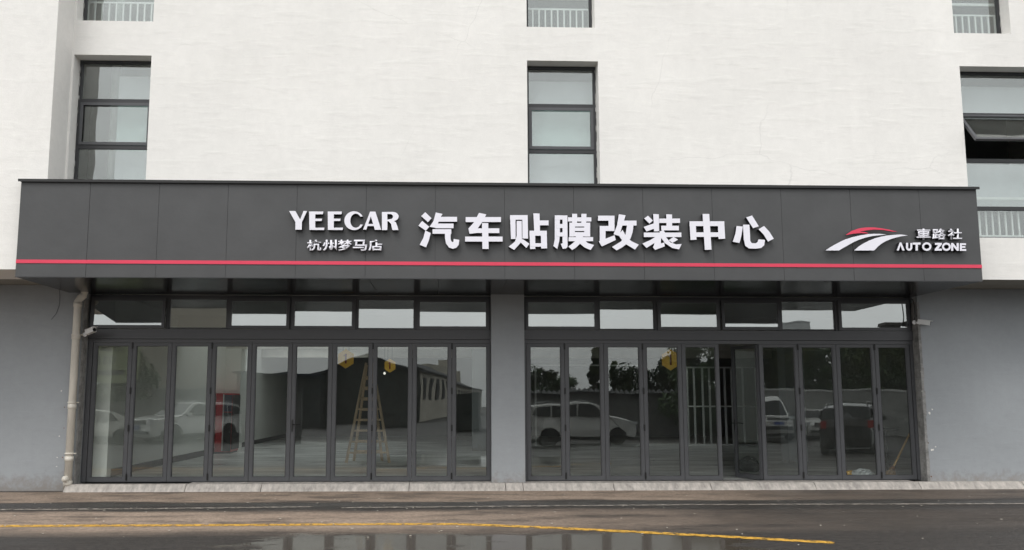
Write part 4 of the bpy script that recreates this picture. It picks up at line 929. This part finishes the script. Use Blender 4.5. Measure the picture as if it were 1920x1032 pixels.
tree_at = [(1010, 694, 55, 0, 'round bushy tree over the yard wall, mirrored nearest the grey pillar'), (1050, 704, 56, 1, 'low broad tree mirrored just left of the slim dark one'), (1113, 650, 54, 2, 'tall slim dark tree mirrored behind the roof of the silver car'),
  (1152, 676, 58, 2, 'slim tree with gaps mirrored in the third right bay door'), (1185, 692, 57, 0, 'olive round tree mirrored in the third right bay door'), (1235, 690, 56, 1, 'broad tree mirrored below the right yellow hexagon sign'),
  (1275, 676, 60, 0, 'round tree mirrored right of the yellow hexagon sign'), (1312, 628, 44, 1, 'tall near tree mirrored over the white stud frame'), (1440, 636, 52, 1, 'dense tree mirrored above the white van'), (1482, 640, 54, 1, 'dense tree mirrored right above the silver saloon'),
  (1516, 638, 52, 1, 'dense dark tree mirrored at the gap of pale sky'), (1575, 690, 60, 0, 'low round tree mirrored in the gap of pale sky'), (1612, 660, 54, 0, 'round tree mirrored above the black hatchback'), (1656, 630, 50, 1, 'large dark tree mirrored in the door furthest right'), (1712, 634, 50, 1, 'dark tree mirrored at the right door jamb'),
  (1375, 660, 58, 0, 'round tree mirrored behind the open door leaf'), (195, 640, 52, 1, 'green tree behind the faded signboard, mirrored at far left'), (240, 660, 54, 0, 'paler tree right of the faded signboard, mirrored at far left')]
for px, py, D, kd, lab in tree_at:
    p = mirrored(px, py, D); me, b, h = kinds[kd]; s = p.z / h
    e = empty('tree', (p.x, p.y, 0), lab, 'tree', 'trees beyond the yard wall'); 
    if not isinstance(b, bpy.types.Mesh):
        tr = b.build('trunk', Mbark, e); kinds[kd] = (me, tr.data, h)
    else: tr = link(bpy.data.objects.new('trunk', b), e)
    cr = link(bpy.data.objects.new('crown', me), e)
    wx = s * random.uniform(.9, 1.15); e.scale = (wx, wx, s); e.rotation_euler = (0, 0, random.uniform(0, 6.28))

# cars
Mcar = {k: pmat('paint_' + k, c, .3, .05, 2, coat=1.0, metal=mt) for k, c, mt in (('silver', (.68, .68, .66), .15), ('white', (.70, .70, .68), 0), ('black', (.012, .012, .014), 0), ('pale', (.55, .54, .50), .2))}
Mcg = pmat('car_glass', (.012, .014, .015), .05, .1); Mrim = pmat('alloy_rim', (.30, .30, .30), .35, .1, metal=.8); Mhl = pmat('headlight_lens', (.55, .57, .58), .1); Mtl = pmat('tail_light', (.42, .012, .015), .15); Mplate = pmat('number_plate_blank', (.05, .09, .30), .4)
def car(name, L_, W_, H_, prof, glassline, wheels, wr, paint, loc, rz, label, cat, group='cars parked across the yard', rails=False):
    """prof: side outline (x from nose 0 to tail 1, z 0..1) ; lofted over the width with tumblehome"""
    e = empty(name, loc, label, cat, group, rz)
    belt = glassline['belt'] * H_
    def hw(z): return W_ / 2 * (1 - .17 * max(0, (z - belt)) / (H_ - belt)) * (1 - .05 * max(0, .35 * H_ - z) / (.35 * H_))
    # bottom edge with wheel arches
    out = [(x * L_, z * H_) for x, z in prof]
    zb = .17 * H_ if H_ > 1.6 else .15 * H_
    bot = []
    n = 10
    for wx in sorted((w * L_ for w in wheels), reverse=True):
        ra = wr * 1.16
        for k in range(n + 1):
            a = math.pi * k / n; bot.append((wx + ra * math.cos(a), max(zb, wr + ra * math.sin(a))))
    outline = out + [(out[-1][0] - .02 * L_, zb)] + bot + [(out[0][0] + .03 * L_, zb)]
    b = MB(); bm = b.bm; rows = []
    for f in (-1, -.93, -.6, 0, .6, .93, 1):
        sh = .035 if abs(f) == 1 else 0
        row = []
        for x, z in outline:
            # round plan corners: nose and tail pull in towards the sides
            t = min(x, L_ - x) / (.16 * L_); cor = 1 - .20 * max(0, 1 - t) ** 2
            bow = (.10 * (abs(f) ** 2)) * max(0, 1 - min(x, L_ - x) / (.2 * L_)); xx = x + (bow if x < L_ / 2 else -bow)
            zz = z - (sh if z > belt * .9 else 0)
            row.append(bm.verts.new((xx, f * hw(z) * cor, zz)))
        rows.append(row)
    m = len(outline)
    for r0, r1 in zip(rows, rows[1:]):
        for k in range(m): bm.faces.new((r0[k], r0[(k+1) % m], r1[(k+1) % m], r1[k]))
    bm.faces.new(rows[0][::-1]); bm.faces.new(rows[-1]); bmesh.ops.triangulate(bm, faces=[f for f in bm.faces if len(f.verts) > 4])
    b.build('body', Mcar[paint], e)
    # underbody and arches
    b = MB(); b.box(.06 * L_, .95 * L_, -W_ * .42, W_ * .42, zb * .7, H_ * .45); b.build('underbody', M['black'], e)
    for s in (-1, 1):
        for pl in glassline['side']:
            b = MB(); pts = [Vector((x * L_, s * (hw(z * H_) + .006), z * H_)) for x, z in pl]
            b.prism(pts, (0, -s * .03, 0)); b.build('side_window', Mcg, e)
    def band(name, p0, p1, wf, m, off=.008):
        (x0, z0), (x1, z1) = p0, p1; x0 *= L_; x1 *= L_; z0 *= H_; z1 *= H_
        nrm = Vector((-(z1 - z0), 0, x1 - x0)).normalized(); nrm = nrm if nrm.z > 0 else -nrm
        b = MB(); r = []
        for x, z in ((x0, z0), (x1, z1)):
            bw = .10 if False else 0
            r.append([Vector((x, f * hw(z) * wf, z)) + nrm * off for f in (-1, 1)])
        b.prism([r[0][0], r[0][1], r[1][1], r[1][0]], -nrm * .03); b.build(name, m, e)
    band('windscreen', *glassline['front'], .90, Mcg); band('rear_window', *glassline['rear'], .86, Mcg)
    for i, wx in enumerate(wheels):
        for s in (-1, 1):
            T = Matrix.Translation((wx * L_, s * (W_ / 2 - .13), wr)) @ Matrix.Rotation(math.pi / 2, 4, 'X')
            b = MB(); b.lathe([(wr * .62, -.11), (wr * .93, -.11), (wr, -.07), (wr, .07), (wr * .93, .11), (wr * .62, .11)], 28, T); w = b.build('wheel', M['rubber'], e)
            b = MB(); T2 = T
            b.lathe([(wr * .63, -.1), (wr * .66, -.1), (wr * .66, .1), (wr * .63, .1)], 24, T)
            for k in range(5):
                A = T @ Matrix.Rotation(k * 2 * math.pi / 5, 4, 'Z'); b.box(-.035, .035, .02, wr * .64, -.10 if s > 0 else .07, -.07 if s > 0 else .10, M=A)
            b.lathe([(.05, -.11), (.05, .11)], 12, T); b.build('rim', Mrim, w)
    zf = .50 * H_ if H_ > 1.6 else .47 * H_
    for s in (-1, 1):
        b = MB(); b.box(.015 * L_, .075 * L_, s * W_ * .40 - .11, s * W_ * .40 + .05, zf, zf + .13); b.build('headlight', Mhl, e, .02)
        b = MB(); b.box(.955 * L_, .99 * L_, s * W_ * .40 - .10, s * W_ * .40 + .06, .52 * H_, .52 * H_ + .22); b.build('tail_light', Mtl, e, .02)
        b = MB(); xm = glassline['front'][0][0] * L_ + .25; b.box(xm, xm + .14, s * (W_ / 2 + .02) - .02, s * (W_ / 2 + .14) - .02, belt, belt + .15) if s > 0 else b.box(xm, xm + .14, -(W_ / 2 + .12), -(W_ / 2), belt, belt + .15); b.build('wing_mirror', Mcar[paint], e, .03)
        for xd in (.50, .68):
            b = MB(); b.box(xd * L_, xd * L_ + .18, s * (hw(belt * .93) + .004) - .012, s * (hw(belt * .93) + .004) + .012, belt * .92, belt * .92 + .03); b.build('door_handle', Mrim, e)
    b = MB(); b.box(-.012, .05, -W_ * .27, W_ * .27, zf - .06, zf + .08); b.build('grille', M['black'], e, .01)
    for k in range(4): b = MB(); b.box(-.022, -.013, -W_ * .25, W_ * .25, zf - .05 + k * .035, zf - .035 + k * .035); b.build('grille_bar', Mrim, e)
    b = MB(); b.box(-.02, .06, -W_ * .36, W_ * .36, .26 * H_, .33 * H_); b.build('lower_grille', M['black'], e, .01)
    b = MB(); b.box(-.035, -.022, -.22, .22, .36 * H_, .36 * H_ + .14); b.build('number_plate', Mplate, e)
    if rails:
        for s in (-1, 1): b = MB(); b.tube([(.42 * L_, s * W_ * .36, H_ - .03), (.46 * L_, s * W_ * .36, H_ + .035), (.82 * L_, s * W_ * .36, H_ + .02), (.88 * L_, s * W_ * .36, H_ - .04)], .018, 6); b.build('roof_rail', Mrim, e)
    return e
SUV = [(0.0, .30), (0.0, .50), (.02, .575), (.12, .625), (.27, .665), (.40, .93), (.47, .985), (.60, 1.0), (.80, .975), (.92, .93), (.985, .68), (1.0, .55), (1.0, .30)]
SUVG = {'belt': .64, 'front': ((.275, .68), (.395, .925)), 'rear': ((.975, .70), (.925, .91)), 'side': [[(.33, .66), (.55, .66), (.55, .945), (.455, .94), (.41, .88)], [(.565, .66), (.77, .67), (.77, .925), (.565, .945)], [(.785, .68), (.93, .72), (.89, .88), (.785, .915)]]}
SED = [(0.0, .28), (0.0, .46), (.03, .54), (.15, .62), (.28, .66), (.42, .95), (.50, 1.0), (.62, .99), (.72, .93), (.86, .72), (.98, .68), (1.0, .55), (1.0, .28)]
SEDG = {'belt': .65, 'front': ((.285, .675), (.415, .94)), 'rear': ((.855, .73), (.73, .92)), 'side': [[(.34, .67), (.55, .67), (.55, .95), (.48, .955), (.43, .9)], [(.565, .67), (.76, .68), (.70, .9), (.565, .95)]]}
VAN = [(0.0, .26), (0.0, .44), (.03, .50), (.12, .545), (.20, .575), (.31, .90), (.37, .975), (.55, 1.0), (.90, .99), (.97, .94), (1.0, .60), (1.0, .26)]
VANG = {'belt': .57, 'front': ((.205, .59), (.305, .885)), 'rear': ((.995, .62), (.972, .9)), 'side': [[(.26, .59), (.46, .59), (.46, .90), (.36, .90), (.33, .85)], [(.48, .59), (.70, .59), (.70, .91), (.48, .91)], [(.72, .59), (.95, .59), (.94, .90), (.72, .91)]]}
def place(px, D): p = mirrored(px, 800, D); return (p.x, p.y, 0)
# in the mirror a car keeps its x and swaps its front and back in depth
p = place(1199, 38.4); car('parked_car', 4.65, 1.84, 1.74, SUV, SUVG, (.20, .79), .36, 'silver', (p[0], p[1] - .6, 0), math.pi, 'silver sport utility car side on, mirrored in the right bay doors', 'car', rails=True)
p = place(258, 39); car('parked_car', 4.7, 1.9, 1.70, SUV, SUVG, (.20, .79), .37, 'white', (p[0], p[1] - .2, 0), R(-47), 'white sport utility car with its nose to the left, mirrored beside the red cabinet', 'car', rails=True)
p = place(98, 42); car('parked_car', 4.6, 1.8, 1.46, SED, SEDG, (.19, .80), .32, 'pale', (p[0] - .6, p[1], 0), R(-8), 'pale saloon mirrored in the leftmost glass door', 'car')
p = place(1461, 41); car('parked_van', 4.9, 1.8, 1.95, VAN, VANG, (.17, .78), .34, 'white', (p[0], p[1], 0), R(-92), 'white people carrier nose on, mirrored right of the open door leaf', 'van')
p = place(1528, 43); car('parked_car', 4.6, 1.8, 1.47, SED, SEDG, (.19, .80), .32, 'silver', (p[0] + .55, p[1], 0), R(-78), 'silver saloon parked nose on between the white van and the black car, mirrored', 'car')
p = place(1588, 30.5); q_ = R(118); car('parked_car', 4.4, 1.82, 1.66, SUV, SUVG, (.20, .79), .36, 'black', (p[0] - 4.4 * math.cos(q_), p[1] - 4.4 * math.sin(q_), 0), q_, 'black hatchback with red tail lights mirrored in the ninth right bay door', 'car', rails=True)
